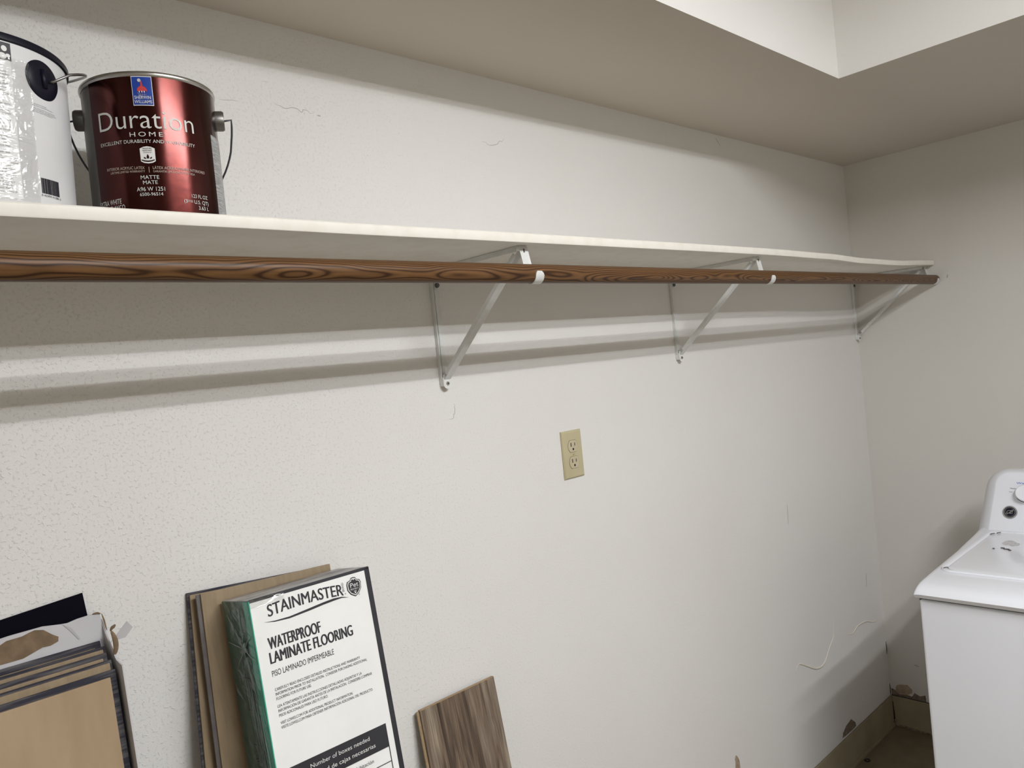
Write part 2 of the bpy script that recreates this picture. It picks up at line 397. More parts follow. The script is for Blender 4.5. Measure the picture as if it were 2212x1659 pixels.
ribbon('hairline_crack', [(.7598, 2.0698), (.7640, 2.0698), (.7676, 2.0694)], .0012, M['crack'], wall_back)
ribbon('hairline_crack', [(.5756, 2.0684), (.5872, 2.0695), (.5992, 2.0715), (.608, 2.0709)], .0005, M['crack'], wall_back)
ribbon('hairline_crack', [(1.1668, 2.0732), (1.1779, 2.0739), (1.1843, 2.0699), (1.1932, 2.0684), (1.2068, 2.0712), (1.2165, 2.0747), (1.2203, 2.0797), (1.2248, 2.0822), (1.2299, 2.0813), (1.2394, 2.0902)], .0007, M['crack'], wall_back)
ribbon('hairline_crack', [(1.0119, 1.5045), (1.0153, 1.503), (1.0134, 1.4986), (1.0143, 1.4954), (1.013, 1.4892), (1.012, 1.4847), (1.0095, 1.4832), (1.0087, 1.4773), (1.0062, 1.4755), (1.0002, 1.4745), (.9945, 1.4755)], .0008, M['crack'], wall_back)
ribbon('peeling_paint_ridge', [(2.6425, .5581), (2.6332, .5138), (2.6244, .4913), (2.601, .4772), (2.5765, .4566), (2.548, .4341), (2.5152, .4277), (2.4711, .4377), (2.4167, .4652), (2.3702, .488), (2.3516, .4842), (2.3343, .4684)], .0042, M['peel'], wall_back, fl=.5)
ribbon('peeling_paint_ridge', [(3.0263, .4483), (2.9905, .4433), (2.9537, .4525), (2.9095, .4679), (2.8458, .4739), (2.8176, .4693), (2.7935, .4617), (2.7714, .4623), (2.7222, .4767)], .0036, M['peel'], wall_back, fl=.5)
ribbon('scuff_mark', [(2.1508, 2.2105), (2.1616, 2.2005), (2.1759, 2.1882)], .0016, M['crack'], wall_back)
ribbon('scuff_mark', [(2.3836, 1.0247), (2.3819, .983), (2.3798, .9554)], .0018, M['crack'], wall_back, fl=.1)
ribbon('scuff_mark', [(2.9488, .6439), (2.945, .62), (2.9416, .5918)], .0025, M['crack'], wall_back, fl=.1)
patch('damp_stain', [(2.7077, .1686), (2.7378, .1456), (2.7433, .1303), (2.7119, .128), (2.6645, .1287), (2.6269, .1313), (2.6343, .1465), (2.6628, .1606)], .0006, M['mould'], wall_back)
patch('torn_plaster', [(1.9372, .3626), (1.9300, .355), (1.9325, .3462), (1.9292, .3316), (1.9298, .3093), (1.9534, .3078), (1.9528, .3306), (1.9489, .3406), (1.9479, .3509)], .0012, M['mould2'], wall_back)
ribbon('torn_plaster', [(1.9390, .3610), (1.9470, .348), (1.9500, .335), (1.9520, .315), (1.952, .30)], .0035, M['black'], wall_back)
ribbon('corner_gap', [(3.0725, .3382), (3.0735, .31), (3.0728, .2867)], .0035, M['black'], wall_back)
ribbon('corner_gap', [(3.0735, .17), (3.0735, .145), (3.0728, .122)], .0035, M['black'], wall_back)
patch('flaked_paint', [(-.0232, .1645), (-.0351, .1713), (-.0654, .1764), (-.0825, .1606), (-.0814, .1485), (-.0619, .1358), (-.0319, .1345), (-.0197, .1456)], .0008, M['mould2'], wall_right, 'x')
patch('damp_stain', [(-.004, .150), (-.018, .145), (-.032, .1325), (-.062, .1365), (-.0797, .1330), (-.090, .150), (-.1100, .142), (-.1296, .1502), (-.1307, .126), (-.004, .125)], .0012, M['mould'], wall_right, 'x')
ribbon('scuff_mark', [(-.0984, .263), (-.107, .262), (-.1162, .259)], .0028, M['crack'], wall_right, 'x')
ribbon('scuff_mark', [(-.3371, 1.7436), (-.335, 1.738), (-.3332, 1.7325)], .0022, M['crack'], wall_right, 'x')
ribbon('scuff_mark', [(-.0013, 1.1298), (-.012, 1.129), (-.0225, 1.1281)], .0016, M['peel'], wall_right, 'x')
bb = bpy.data.objects['baseboard_right']
mb = MB(); mb.tube([(L - .004, -.005, .1245), (L - .004, -.30, .1245), (L - .004, -2.2, .1245)], .0016, 6); mb.build('joint_line', M['black'], bb)
bk = bpy.data.objects['baseboard_back']
mb = MB(); mb.tube([(L - .01, -.004, .1242), (1.5, -.004, .1242), (ROOM_X0 + .1, -.004, .1242)], .0009, 6); mb.build('joint_line', M['mould'], bk)
mb = MB(); mb.tube([(L - .007, -.012, .03), (L - .007, -.012, .006), (L - .007, -.05, .004), (L - .007, -.14, .002)], .008, 8, flat=((1, 0, 0), .3), taper=True)
mb.build('damp_stain', M['mould'], bb, smooth=True)
mb = MB(); mb.tube([(L - .0068, -.006, .1), (L - .0068, -.007, .05), (L - .0068, -.008, .01)], .004, 8, flat=((1, 0, 0), .3), taper=True)
mb.build('corner_gap', M['black'], bb, smooth=True)

# ------------------------------------------------------------------ light fixture in the recess (above the frame)
fx = thing('fluorescent_ceiling_light', (.95, -1.90, REC_Z), 'white two-tube fluorescent strip light on the ceiling of the recess', 'ceiling light')
b = MB(); b.box(.33, 1.57, -1.98, -1.82, 2.53, REC_Z); b.build('housing', M['fixture'], fx, bevel=.006)
for yt in (-2.02, -1.78):
    b = MB(); b.lathe([(.019, 0), (.019, 1.18)], (.36, yt, 2.49), 24, axis=(1, 0, 0), caps=True); b.build('fluorescent_tube', M['tube'], fx, smooth=40)
for yt in (-2.02, -1.78):  # added area lights below the tubes, brightening the lower walls
    ld = bpy.data.lights.new('added_downlight', 'AREA'); ld.shape = 'RECTANGLE'; ld.size = 1.18; ld.size_y = .034
    ld.energy = ADDED_DOWN_POWER; ld.color = (.965, .98, 1.0)
    lo = bpy.data.objects.new('added_downlight', ld); COL.objects.link(lo); lo.parent = fx
    lo.location = Vector((.95, yt, 2.468)) - Vector((.95, -1.90, REC_Z))
for xe in (.34, 1.54):
    b = MB(); b.box(xe, xe + .02, -2.045, -1.755, 2.465, 2.545); b.build('lamp_holder', M['fixture'], fx, bevel=.004)

# ------------------------------------------------------------------ shelf
def interp(tab, x):
    for (a, va), (c, vc) in zip(tab, tab[1:]):
        if x <= c:
            t = max(0, (x - a) / (c - a)); t = t * t * (3 - 2 * t); return va + (vc - va) * t
    return tab[-1][1]
SHZ = [(-1.2, 1.800), (.10, 1.8012), (.27, 1.8018), (.44, 1.8022), (.62, 1.8020), (.99, 1.8035), (1.25, 1.8042), (1.60, 1.8050), (1.84, 1.8052), (2.2, 1.8022), (2.45, 1.7950), (2.70, 1.7938), (3.07, 1.8020)]
SH_T = .0165
b = MB(); rings = []
n = 90
for i in range(n + 1):
    x = -1.2 + (3.068 + 1.2) * i / n; z = interp(SHZ, x)
    sx = interp([(-2, 0), (1.9, 0), (2.45, 1), (3.1, 1)], x)
    zb = 1.8025 if x > 1.84 else z     # the back edge is fixed to the wall
    yf = -.297
    rings.append([(x, yf + .001, z - SH_T), (x, yf, z - SH_T + .002), (x, yf, z - .002), (x, yf + .002, z), (x, -.0005, zb), (x, -.0005, zb - SH_T)])
b.loft(rings)
shelf = setp(b.build('closet_shelf', M['shelf'], smooth=35), 'long white painted shelf board along the wall, sagging toward its right end', 'shelf')

# ------------------------------------------------------------------ hanging rod
ROD_Y, ROD_Z, ROD_R = -.295, 1.7315, .0169
b = MB(); rr = []
for i in range(41):
    x = -1.2 + (3.066 + 1.2) * i / 40
    rr.append((ROD_R, x))
b.lathe([(r, x) for r, x in rr], (0, ROD_Y, ROD_Z), 40, axis=(1, 0, 0), caps=True)
# keep the mesh origin on the rod's axis so that the grain follows it
rod = b.build('closet_rod', M['rod'], loc=(0, ROD_Y, ROD_Z), smooth=60, bevel=0)
setp(rod, 'long brown stained wooden hanging rod with dark wavy grain, under the white shelf', 'closet rod')

# ------------------------------------------------------------------ shelf brackets
def bracket(x, label, ztop, lower=1.546):
    t = thing('shelf_bracket', (x, 0, lower), label, 'bracket', 'white shelf and rod brackets along the wall')
    w = .0115
    # wall strip: channel, flange each side
    m = MB(); m.box(x - w, x + w, -.0022, -.0002, lower, ztop); m.box(x - w, x - w + .0016, -.009, -.002, lower + .01, ztop); m.box(x - .003, x + .003, -.0045, -.002, lower + .02, ztop - .01)
    m.build('wall_strip', M['steel_white'], t, bevel=.0006)
    # top arm under the shelf
    m = MB(); m.box(x - w, x + w, -.268, -.002, ztop - .002, ztop); m.box(x - w, x - w + .0016, -.262, -.004, ztop - .010, ztop - .001)
    m.build('top_arm', M['steel_white'], t, bevel=.0006)
    # slots on the arm
    for ys in (-.235, -.19):
        m = MB(); m.tube([(x - .001, ys - .005, ztop - .0022), (x - .001, ys + .005, ztop - .0022)], .0028, 8, flat=((0, 0, 1), .25)); m.build('screw_slot', M['dark_metal'], t, smooth=True)
    # diagonal brace: U channel from the foot of the strip to the front of the arm
    p0 = Vector((x, -.010, lower + .008)); p1 = Vector((x, -.262, ztop - .008))
    d = (p1 - p0).normalized(); nrm = Vector((0, -d.z, d.y)); 
    if nrm.y > 0: nrm = -nrm
    ex = Vector((1, 0, 0)); m = MB()
    def slab(a0, a1, n0, n1, s0=0.0, s1=0.0):
        q = []
        for pp, ss in ((p0 + d * s0, 0), (p1 - d * s1, 0)):
            q.append([pp + ex * a0 + nrm * n0, pp + ex * a1 + nrm * n0, pp + ex * a1 + nrm * n1, pp + ex * a0 + nrm * n1])
        m.loft(q)
    slab(-.0085, .0085, .001, .0026); slab(-.0085, -.0071, -.006, .002, .02, .01); slab(.0071, .0085, -.006, .002, .02, .01)
    m.build('brace', M['steel_white'], t, bevel=.0005)
    # rounded foot tab with its screw
    m = MB(); pts = []
    for k in range(9):
        a = PI + PI * k / 8; pts.append((x + .0105 * math.cos(a), lower - .002 + .0105 * math.sin(a)))
    pts = pts + [(x + .0085, lower + .018), (x - .0085, lower + .018)]
    m.prism([(a, -.013, c) for a, c in pts], [(a, -.0115, c) for a, c in pts]); m.box(x - .0105, x - .009, -.0125, -.001, lower - .006, lower + .012)
    m.build('foot_tab', M['steel_white'], t, bevel=.0004)
    m = MB(); m.lathe([(.0042, 0), (.0036, .0016), (0.0001, .0018)], (x, -.013, lower - .001), 16, axis=(0, -1, 0)); sc = m.build('screw', M['tin'], t, smooth=50)
    m = MB(); m.lathe([(.0017, .0019), (.0001, .0021)], (x, -.013, lower - .001), 12, axis=(0, -1, 0)); m.build('screw_recess', M['black'], sc)
    m = MB(); m.lathe([(.0055, 0), (.0045, .003), (.0001, .0036)], (x + .001, -.009, ztop - .034), 16, axis=(0, -1, 0)); m.build('screw', M['dark_metal'], t, smooth=50)
    # rod hook: strap down behind the rod, round underneath and up the front
    path = [(-.266, ztop - .001), (-.2695, ztop - .004), (-.2705, ztop - .012), (-.2755, 1.752)]
    rh = ROD_R + .0016
    a = math.radians(28)
    while a > math.radians(-195):
        path.append((ROD_Y + rh * math.cos(a), ROD_Z + rh * math.sin(a))); a -= math.radians(12)
    rings = []
    th = .0014
    for i, (yy, zz) in enumerate(path):
        if i == 0: ty, tz = path[1][0] - yy, path[1][1] - zz
        elif i == len(path) - 1: ty, tz = yy - path[-2][0], zz - path[-2][1]
        else: ty, tz = path[i + 1][0] - path[i - 1][0], path[i + 1][1] - path[i - 1][1]
        q = math.hypot(ty, tz); ty /= q; tz /= q
        ny, nz_ = tz, -ty
        k = i / (len(path) - 1); wl = .0105
        if k > .9: wl = .0105 * max(.35, math.sqrt(max(0, 1 - ((k - .9) / .115) ** 2)))
        xo = 0 if k < .35 else -.008 * (k - .35) / .65
        rings.append([(x + xo - wl, yy, zz), (x + xo + wl, yy, zz), (x + xo + wl, yy + ny * th, zz + nz_ * th), (x + xo - wl, yy + ny * th, zz + nz_ * th)])
    m = MB(); m.loft(rings); m.build('rod_hook', M['steel_white'], t, smooth=50)
    m = MB(); m.box(x - .002, x + .001, -.2722, -.2700, ztop - .020, ztop - .006); m.build('slot', M['dark_metal'], t)
    return t
bracket(.992, 'white metal shelf bracket nearest the paint cans, above and left of the outlet', 1.7868, 1.5505)
bracket(1.838, 'white metal shelf bracket midway between the other two, right of the outlet', 1.7885, 1.5490)
bracket(3.057, 'white metal shelf bracket tucked into the corner at the end of the rod', 1.7850, 1.5460)

# ------------------------------------------------------------------ lettering
_probe = {}
def glyphs(text, bold=0.0, spacing=1.0):
    bold = min(bold, 0.0)
    key = (text, bold, spacing)
    if key in _probe: return _probe[key]
    cu = bpy.data.curves.new('t', 'FONT'); cu.body = text; cu.size = 1.0; cu.offset = bold; cu.space_character = spacing
    cu.resolution_u = 4
    ob = bpy.data.objects.new('t', cu); COL.objects.link(ob)
    dg = bpy.context.evaluated_depsgraph_get(); me = bpy.data.meshes.new_from_object(ob.evaluated_get(dg))
    vs = [(v.co.x, v.co.y) for v in me.vertices]; fs = [tuple(p.vertices) for p in me.polygons]
    bpy.data.objects.remove(ob); bpy.data.curves.remove(cu); bpy.data.meshes.remove(me)
    _probe[key] = (vs, fs); return vs, fs
CAP = max(v[1] for v in glyphs('H')[0])
def text_to(mb, text, u0, u1, v0, v1, h, put, bold=0.0, mi=0, arch=0.0, spacing=1.0):
    """lay text from (u0,v0) to (u1,v1) with cap height h; put(u,v) -> world"""
    vs, fs = glyphs(text, bold, spacing)
    x0 = min(v[0] for v in vs); x1 = max(v[0] for v in vs); s = 1 / (x1 - x0)
    out = []
    for x, y in vs:
        t = (x - x0) * s
        out.append(put(u0 + (u1 - u0) * t, v0 + (v1 - v0) * t + y / CAP * h + arch * 4 * t * (1 - t)))
    mb.add(out, fs, mi)
def heavy(mb, text, u0, u1, v0, v1, h, put, w, n=3, **k):
    """thicker strokes: the same outlines laid side by side within the given width"""
    for i in range(n):
        d = w * (i / (n - 1) - .5)
        text_to(mb, text, u0 + d + w / 2, u1 + d - w / 2, v0, v1, h, (lambda e: lambda a, c: put(a, c) + e)(Vector((0, -.00002 * i, 0))), **k)

# ------------------------------------------------------------------ maroon paint can
CX, CY, CR = .393, -.183, .0825
ZS = interp(SHZ, .39) + .0002
can = thing('paint_can', (CX, CY, ZS), 'maroon metal gallon paint can with blue logo, standing on the shelf beside a white pail', 'paint can')
b = MB(); b.lathe([(0.001, .0), (.079, .0), (CR - .0008, .002), (CR - .0008, .178)], (CX, CY, ZS), 128)
b.build('can_body', M['dull_tin'], can, smooth=40)
def cylput(cx, cy, r):
    def f(a, z):
        q = math.radians(a); return Vector((cx + r * math.cos(q), cy + r * math.sin(q), z))
    return f
def cylpatch(mb, put0, put1, a0, a1, z0, z1, n=60, mi=0, nz=1):
    """curved sheet with real thickness between the two radii"""
    rings = []
    for i in range(n + 1):
        a = a0 + (a1 - a0) * i / n
        rings.append([put0(a, z0), put1(a, z0), put1(a, z1), put0(a, z1)])
    mb.loft(rings, mi=mi)
b = MB(); cylpatch(b, cylput(CX, CY, CR - .0007), cylput(CX, CY, CR), -166, -20, ZS + .002, ZS + .1775, 110)
wrap = b.build('wrap_label', M['maroon'], can, smooth=40)
b = MB()
b.lathe([(CR - .0005, .1760), (CR + .0009, .1775), (CR + .0015, .180), (CR + .0009, .1828), (CR - .001, .1835), (CR - .004, .1825), (CR - .006, .178), (.001, .178)], (CX, CY, ZS), 128)
b.build('rim', M['tin'], can, smooth=60)
b = MB(); b.lathe([(CR - .006, .1785), (CR - .008, .1815), (CR - .012, .1815), (CR - .016, .1795), (.001, .1795)], (CX, CY, ZS), 96); b.build('lid', M['tin'], can, smooth=40)
for ang, nm in ((-25, 'ear'), (155, 'ear')):
    q = math.radians(ang); d = Vector((math.cos(q), math.sin(q), 0)); pc = Vector((CX, CY, ZS + .148)) + d * (CR - .002)
    b = MB(); b.lathe([(.0135, 0), (.0135, .010), (.0120, .0125), (.0001, .0128)], pc, 28, axis=tuple(d)); b.build('ear', M['dull_tin'], can, smooth=45)
# bail handle hanging down behind the can
q = math.radians(-25); d = Vector((math.cos(q), math.sin(q), 0)); e = Vector((-d.y, d.x, 0))    # e points to the wall side
rb = CR + .020; pts = []
pts.append(Vector((CX, CY, ZS + .148)) + d * (CR + .008))
for k in range(0, 41):
    a = PI * k / 40
    flare = 1.0 + .03 * math.sin(a)
    w = d * math.cos(a) * rb + Vector((0, 0, -1)) * math.sin(a) * .105 - e * (.004 * math.sin(a))
    if k < 4: w += Vector((0, 0, .004))
    pts.append(Vector((CX, CY, ZS + .146)) + w + e * (math.sin(a) * (.094)))
pts.append(Vector((CX, CY, ZS + .148)) - d * (CR + .008))
b = MB(); b.tube(pts, .0014, 8); b.build('bail_handle', M['dark_wire'], can, smooth=True)
# printing on the label
put = cylput(CX, CY, CR + .00055)
dz = ZS - 1.803 + .0007
T = lambda mb, s, a0, a1, z, h, z1=None, **k: text_to(mb, s, a0, a1, z + dz, (z if z1 is None else z1) + dz, h, put, **k)
b = MB()
T(b, 'Duration', -156.6, -73.8, 1.9148, .0235, 1.9130, bold=-.006)
T(b, 'HOME', -128.7, -102.0, 1.9036, .0056, spacing=1.4, bold=.004)
T(b, 'EXCELLENT DURABILITY AND WASHABILITY', -157.2, -74.4, 1.8962, .0042, 1.8948)
T(b, 'MATTE', -123.5, -108.7, 1.8502, .0046)
T(b, 'MATE', -122.1, -110.3, 1.8438, .0045)
T(b, 'A96 W 1251', -127.8, -105.1, 1.8353, .0050, bold=.01)
T(b, '6500-96514', -125.6, -107.0, 1.8293, .0040, bold=.01)
T(b, 'EXTRA WHITE', -166.8, -142.2, 1.8225, .0062, bold=.01)
T(b, 'EXTRA BLANCO', -166.0, -139.5, 1.8147, .0062, bold=.01)
T(b, '123 FL OZ', -82.8, -66.6, 1.8287, .0046, bold=.012)
T(b, '(3     U.S. QT)', -90.3, -66.2, 1.8212, .0046, bold=.012)
T(b, '27/32', -87.5, -82.4, 1.8226, .0026, bold=.012)
T(b, '3.63 L', -77.2, -66.6, 1.8140, .0046, bold=.012)
T(b, '\u00ae', -101.2, -99.8, 1.9068, .0016)
b.build('silver_lettering', M['lett_grey'], wrap, fix=False)
b = MB()
T(b, 'INTERIOR ACRYLIC LATEX', -153.2, -119.5, 1.8648, .0034, 1.8626)
T(b, 'LIFETIME LIMITED WARRANTY', -149.8, -119.5, 1.8602, .0026, 1.8587)
T(b, 'L\u00c1TEX ACR\u00cdLICO PARA INTERIORES', -113.0, -66.8, 1.8626, .0034, 1.8622)
T(b, 'GARANT\u00cdA LIMITADA DE POR VIDA', -113.0, -77.6, 1.8585, .0026, 1.8578)
cylpatch(b, cylput(CX, CY, CR - .0001), put, -116.3, -115.9, 1.8584 + dz, 1.8655 + dz, 2)
b.build('small_lettering', M['lett_small'], wrap, fix=False)
# blue emblem
b = MB()
cylpatch(b, cylput(CX, CY, CR - .0002), cylput(CX, CY, CR + .0003), -122.8, -106.4, 1.9422 + dz, 1.9789 + dz, 14, 1)
cylpatch(b, cylput(CX, CY, CR - .0002), cylput(CX, CY, CR + .0005), -122.3, -106.9, 1.9431 + dz, 1.9780 + dz, 14, 0)
put2 = cylput(CX, CY, CR + .0009)
text_to(b, 'SHERWIN', -121.4, -108.4, 1.9502 + dz, 1.9502 + dz, .0040, put2, bold=.012, mi=1)
text_to(b, 'WILLIAMS', -121.6, -107.8, 1.9448 + dz, 1.9448 + dz, .0040, put2, bold=.012, mi=1)
def cpoly(mb, pts, mi, r=.0009): mb.add([cylput(CX, CY, CR + r)(a, z + dz) for a, z in pts], [tuple(range(len(pts)))], mi)
ca, cz = -114.8, 1.9622
dome = [(ca + 3.9 * math.cos(t * PI / 12), cz - .001 + .0052 * math.sin(t * PI / 12)) for t in range(13)]
drip = [(ca - 3.9, cz - .0030), (ca - 3.0, cz - .0014), (ca - 2.2, cz - .0040), (ca - 1.3, cz - .0016), (ca - .2, cz - .0046), (ca + .8, cz - .0016), (ca + 1.9, cz - .0038), (ca + 2.8, cz - .0014), (ca + 3.9, cz - .0030)]
cpoly(b, dome + drip, 2)
cpoly(b, [(ca - 1.0, cz + .0035), (ca + .9, cz + .0035), (ca + .2, cz + .0105), (ca - .6, cz + .0105)], 2)
cpoly(b, [(ca - 1.6 + 1.4 * math.cos(t * PI / 5), cz + .0112 + .0022 * math.sin(t * PI / 5)) for t in range(10)], 3, .0012)
for k, (p, q) in enumerate([((-3.8, -.004), (-2.4, -.0078)), ((-2.4, -.0078), (0, -.0094)), ((0, -.0094), (2.4, -.0078)), ((2.4, -.0078), (3.8, -.004)), ((-2.2, -.0045), (-1.4, -.0085)), ((1.9, -.0045), (1.4, -.0085)), ((-.2, -.005), (0, -.009)), ((-3.2, -.0062), (3.0, -.0062))]):
    A = (ca + p[0], cz + p[1]); B = (ca + q[0], cz + q[1])
    cpoly(b, [A, B, (B[0] + .18, B[1] + .00035), (A[0] + .18, A[1] + .00035)], 4, .0008)
for t in (-2.2, -.2, 1.7): cpoly(b, [(ca + t - .35, cz - .002), (ca + t + .35, cz - .002), (ca + t + .3, cz - .0042), (ca + t - .3, cz - .0042)], 1, .0013)
b.build('blue_emblem', [M['logo_blue'], M['lett_white'], M['logo_red'], M['smudge'], M['lett_small']], wrap, fix=False)
# white shield badge
b = MB()
bc = -115.9
bd = [(bc - 6.0, 1.8885), (bc - 3, 1.8905), (bc, 1.8912), (bc + 3, 1.8905), (bc + 6.0, 1.8885), (bc + 5.9, 1.8725), (bc + 3.5, 1.8705), (bc, 1.8697), (bc - 3.5, 1.8705), (bc - 5.9, 1.8725)]
cpoly(b, bd, 0, .0004)
cpoly(b, [(bc + 5.2, 1.8748), (bc + 5.2, 1.8736), (bc + 3, 1.8722), (bc, 1.8716), (bc - 3, 1.8722), (bc - 5.2, 1.8736), (bc - 5.2, 1.8748), (bc - 2.6, 1.8736), (bc, 1.8732), (bc + 2.6, 1.8736)], 1, .0007)
cpoly(b, [(bc, 1.8815), (bc + .9, 1.8785), (bc + 1.0, 1.8768), (bc + .4, 1.8757), (bc - .4, 1.8757), (bc - 1.0, 1.8768), (bc - .9, 1.8785)], 1, .0007)
for s in (-1, 1): cpoly(b, [(bc + s * 1.3, 1.8752), (bc + s * 2.2, 1.8775), (bc + s * 3.4, 1.8778), (bc + s * 2.8, 1.8758)], 1, .0007)
pb = cylput(CX, CY, CR + .0007)
text_to(b, 'MOISTURE', bc - 3.6, bc + 3.6, 1.8876 + dz, 1.8876 + dz, .0017, pb, bold=.01, mi=1)
text_to(b, 'RESISTANT', bc - 3.7, bc + 3.7, 1.8850 + dz, 1.8850 + dz, .0017, pb, bold=.01, mi=1)
text_to(b, 'TECHNOLOGY', bc - 3.4, bc + 3.4, 1.8828 + dz, 1.8828 + dz, .0012, pb, mi=1)
b.build('white_badge', [M['lett_white'], M['maroon']], wrap, fix=False)
# small grey print panel on the right flank
b = MB(); cylpatch(b, cylput(CX, CY, CR - .0002), cylput(CX, CY, CR + .0004), -51.5, -22, ZS + .003, ZS + .118, 24); b.build('side_print_panel', M['paper_grey'], wrap, smooth=40)

# ------------------------------------------------------------------ white pail
PX, PY, PR = .182, -.165, .113
ZW = 1.8030
pail = thing('paint_pail', (PX, PY, ZW), 'white plastic paint pail with black rim and black handle boss, left of the maroon can', 'paint pail')
b = MB(); b.lathe([(.001, 0), (.106, 0), (.108, .003), (PR, .176), (PR, .182)], (PX, PY, ZW), 128); pbody = b.build('pail_body', M['pail_white'], pail, smooth=40)
b = MB(); b.lathe([(PR + .0002, .1815), (PR + .0025, .1825), (PR + .003, .1885), (PR + .0015, .1905), (PR - .003, .1905), (PR - .005, .186), (.001, .186)], (PX, PY, ZW), 128)
b.build('black_rim', M['pail_black'], pail, smooth=50)
q = math.radians(-53); d = Vector((math.cos(q), math.sin(q), 0))
b = MB(); b.lathe([(.0225, 0), (.0235, .004), (.0215, .0065), (.012, .0075), (.006, .0070), (.0001, .0070)], Vector((PX, PY, ZW + .152)) + d * (PR - .006), 40, axis=tuple(d)); ear = b.build('handle_boss', M['pail_black'], pail, smooth=50)
tq = Vector((-d.y, d.x, 0)); pc = Vector((PX, PY, ZW + .152)) + d * (PR + .0015)
b = MB(); b.tube([pc + tq * -.002 + Vector((0, 0, .011)), pc + tq * -.001 + Vector((0, 0, -.010))], .0032, 10); b.build('boss_rib', M['pail_black'], ear, smooth=True)
pts = [pc + tq * .006 + d * -.003, pc + tq * .0085 + d * .005]
for a in range(-42, 128, 5):
    k = math.radians(a); u = math.radians(a + 55)
    rad = .135 if a < 60 else .135 - .017 * (a - 60) / 67
    rad = rad if a > -38 else rad - .004
    pts.append(Vector((PX + rad * math.cos(k), PY + rad * math.sin(k), 1.955 + .055 * math.sin(u))))
pts.append(Vector((PX + .112 * math.cos(math.radians(127)), PY + .112 * math.sin(math.radians(127)), 1.955)))
b = MB(); b.tube(pts, .0016, 8); b.build('wire_handle', M['wire'], pail, smooth=True)
# printed back label and bar code; follows the slightly tapered wall
def pailput(off):
    def f(a, z):
        t = (z - ZW - .003) / .173; r = .108 + (PR - .108) * min(1, max(0, t)) + off
        q = math.radians(a); return Vector((PX + r * math.cos(q), PY + r * math.sin(q), z))
    return f
b = MB(); cylpatch(b, pailput(-.0002), pailput(.0003), -150, -73.0, ZW + .008, ZW + .172, 50); lab = b.build('back_label', M['box_white'], pbody, smooth=40)
b = MB(); rnd = random.Random(3)
words = ['WARNING', 'PAINT', 'COVERAGE', 'APPLICATION', 'SURFACE PREP', 'CLEAN UP', 'with soap and', 'water', 'dry to touch', 'recoat', 'keep from', 'freezing', 'use with', 'brush roller', 'before', 'all']
z = ZW + .158
row = 0
while z > ZW + .012:
    a = -118 + rnd.uniform(0, 1.0); end = -74.2 - rnd.uniform(0, 2.5)
    boldrow = row % 7 == 0
    while a < end - 3:
        w = rnd.choice(words); wid = min(len(w) * .75, end - a)
        if wid < 2: break
        text_to(b, w, a, a + wid, z, z, .0018 if not boldrow else .0021, pailput(.0006), bold=.012 if boldrow else 0)
        a += wid + .8
    z -= .0036; row += 1
b.build('fine_print', M['grey_ink'], pbody, fix=False)
b = MB()
cylpatch(b, pailput(0), pailput(.0005), -90, -72.4, ZW + .1605, ZW + .180, 12)
b.build('picture_panel', M['ink'], pbody, smooth=40)
b = MB()
for (a, z, ra, rz) in ((-76.0, ZW + .173, 1.5, .0032), (-77.2, ZW + .1645, 2.2, .0035), (-74.2, ZW + .166, 1.2, .002), (-82, ZW + .172, 2, .004)):
    b.add([pailput(.0009)(a + ra * math.cos(t * PI / 8), z + rz * math.sin(t * PI / 8)) for t in range(16)], [tuple(range(16))])
b.build('picture_spots', M['lett_white'], pbody, fix=False)
b = MB(); a = -61.0
while a < -47.2:
    w = rnd.choice([.12, .18, .28, .4]); cylpatch(b, pailput(-.0002), pailput(.0004), a, a + w, ZW + .0190, ZW + .0365, 1); a += w + rnd.choice([.15, .2, .32])
text_to(b, '0 42394 41286 3', -61.6, -46.6, ZW + .0155, ZW + .0155, .0024, pailput(.0006))
b.build('bar_code', M['ink'], pbody, fix=False)
b = MB()
for zz, a1, s in ((.1200, -52.5, 'Manufactured for the professional'), (.1180, -47.0, 'painter. Keep the container closed when not in use.'), (.1150, -45.5, 'Made with domestic and imported parts'), (.1130, -44.5, 'See the label for complete directions'), (.1112, -47.5, 'Do not reuse this container')):
    text_to(b, s, -62.4, a1, ZW + zz, ZW + zz, .0014, pailput(.0005))
b.build('small_lettering', M['grey_ink'], pbody, fix=False)
# clear wrinkled tape over the edge of the label
b = MB(); rings = []
for i in range(30):
    a = -96 + 33 * i / 29
    col = []
    for j in range(26):
        zz = ZW + .006 + .158 * j / 25
        col.append(pailput(.0012 + .0022 * abs(math.sin(i * 1.3 + math.sin(j * .9) * 2.2)) * (.4 + .6 * rnd.random()))(a, zz))
    rings.append(col)
b.loft(rings, closed=False, caps=False); tape = b.build('clear_tape', M['film'], pbody, smooth=True, fix=False)

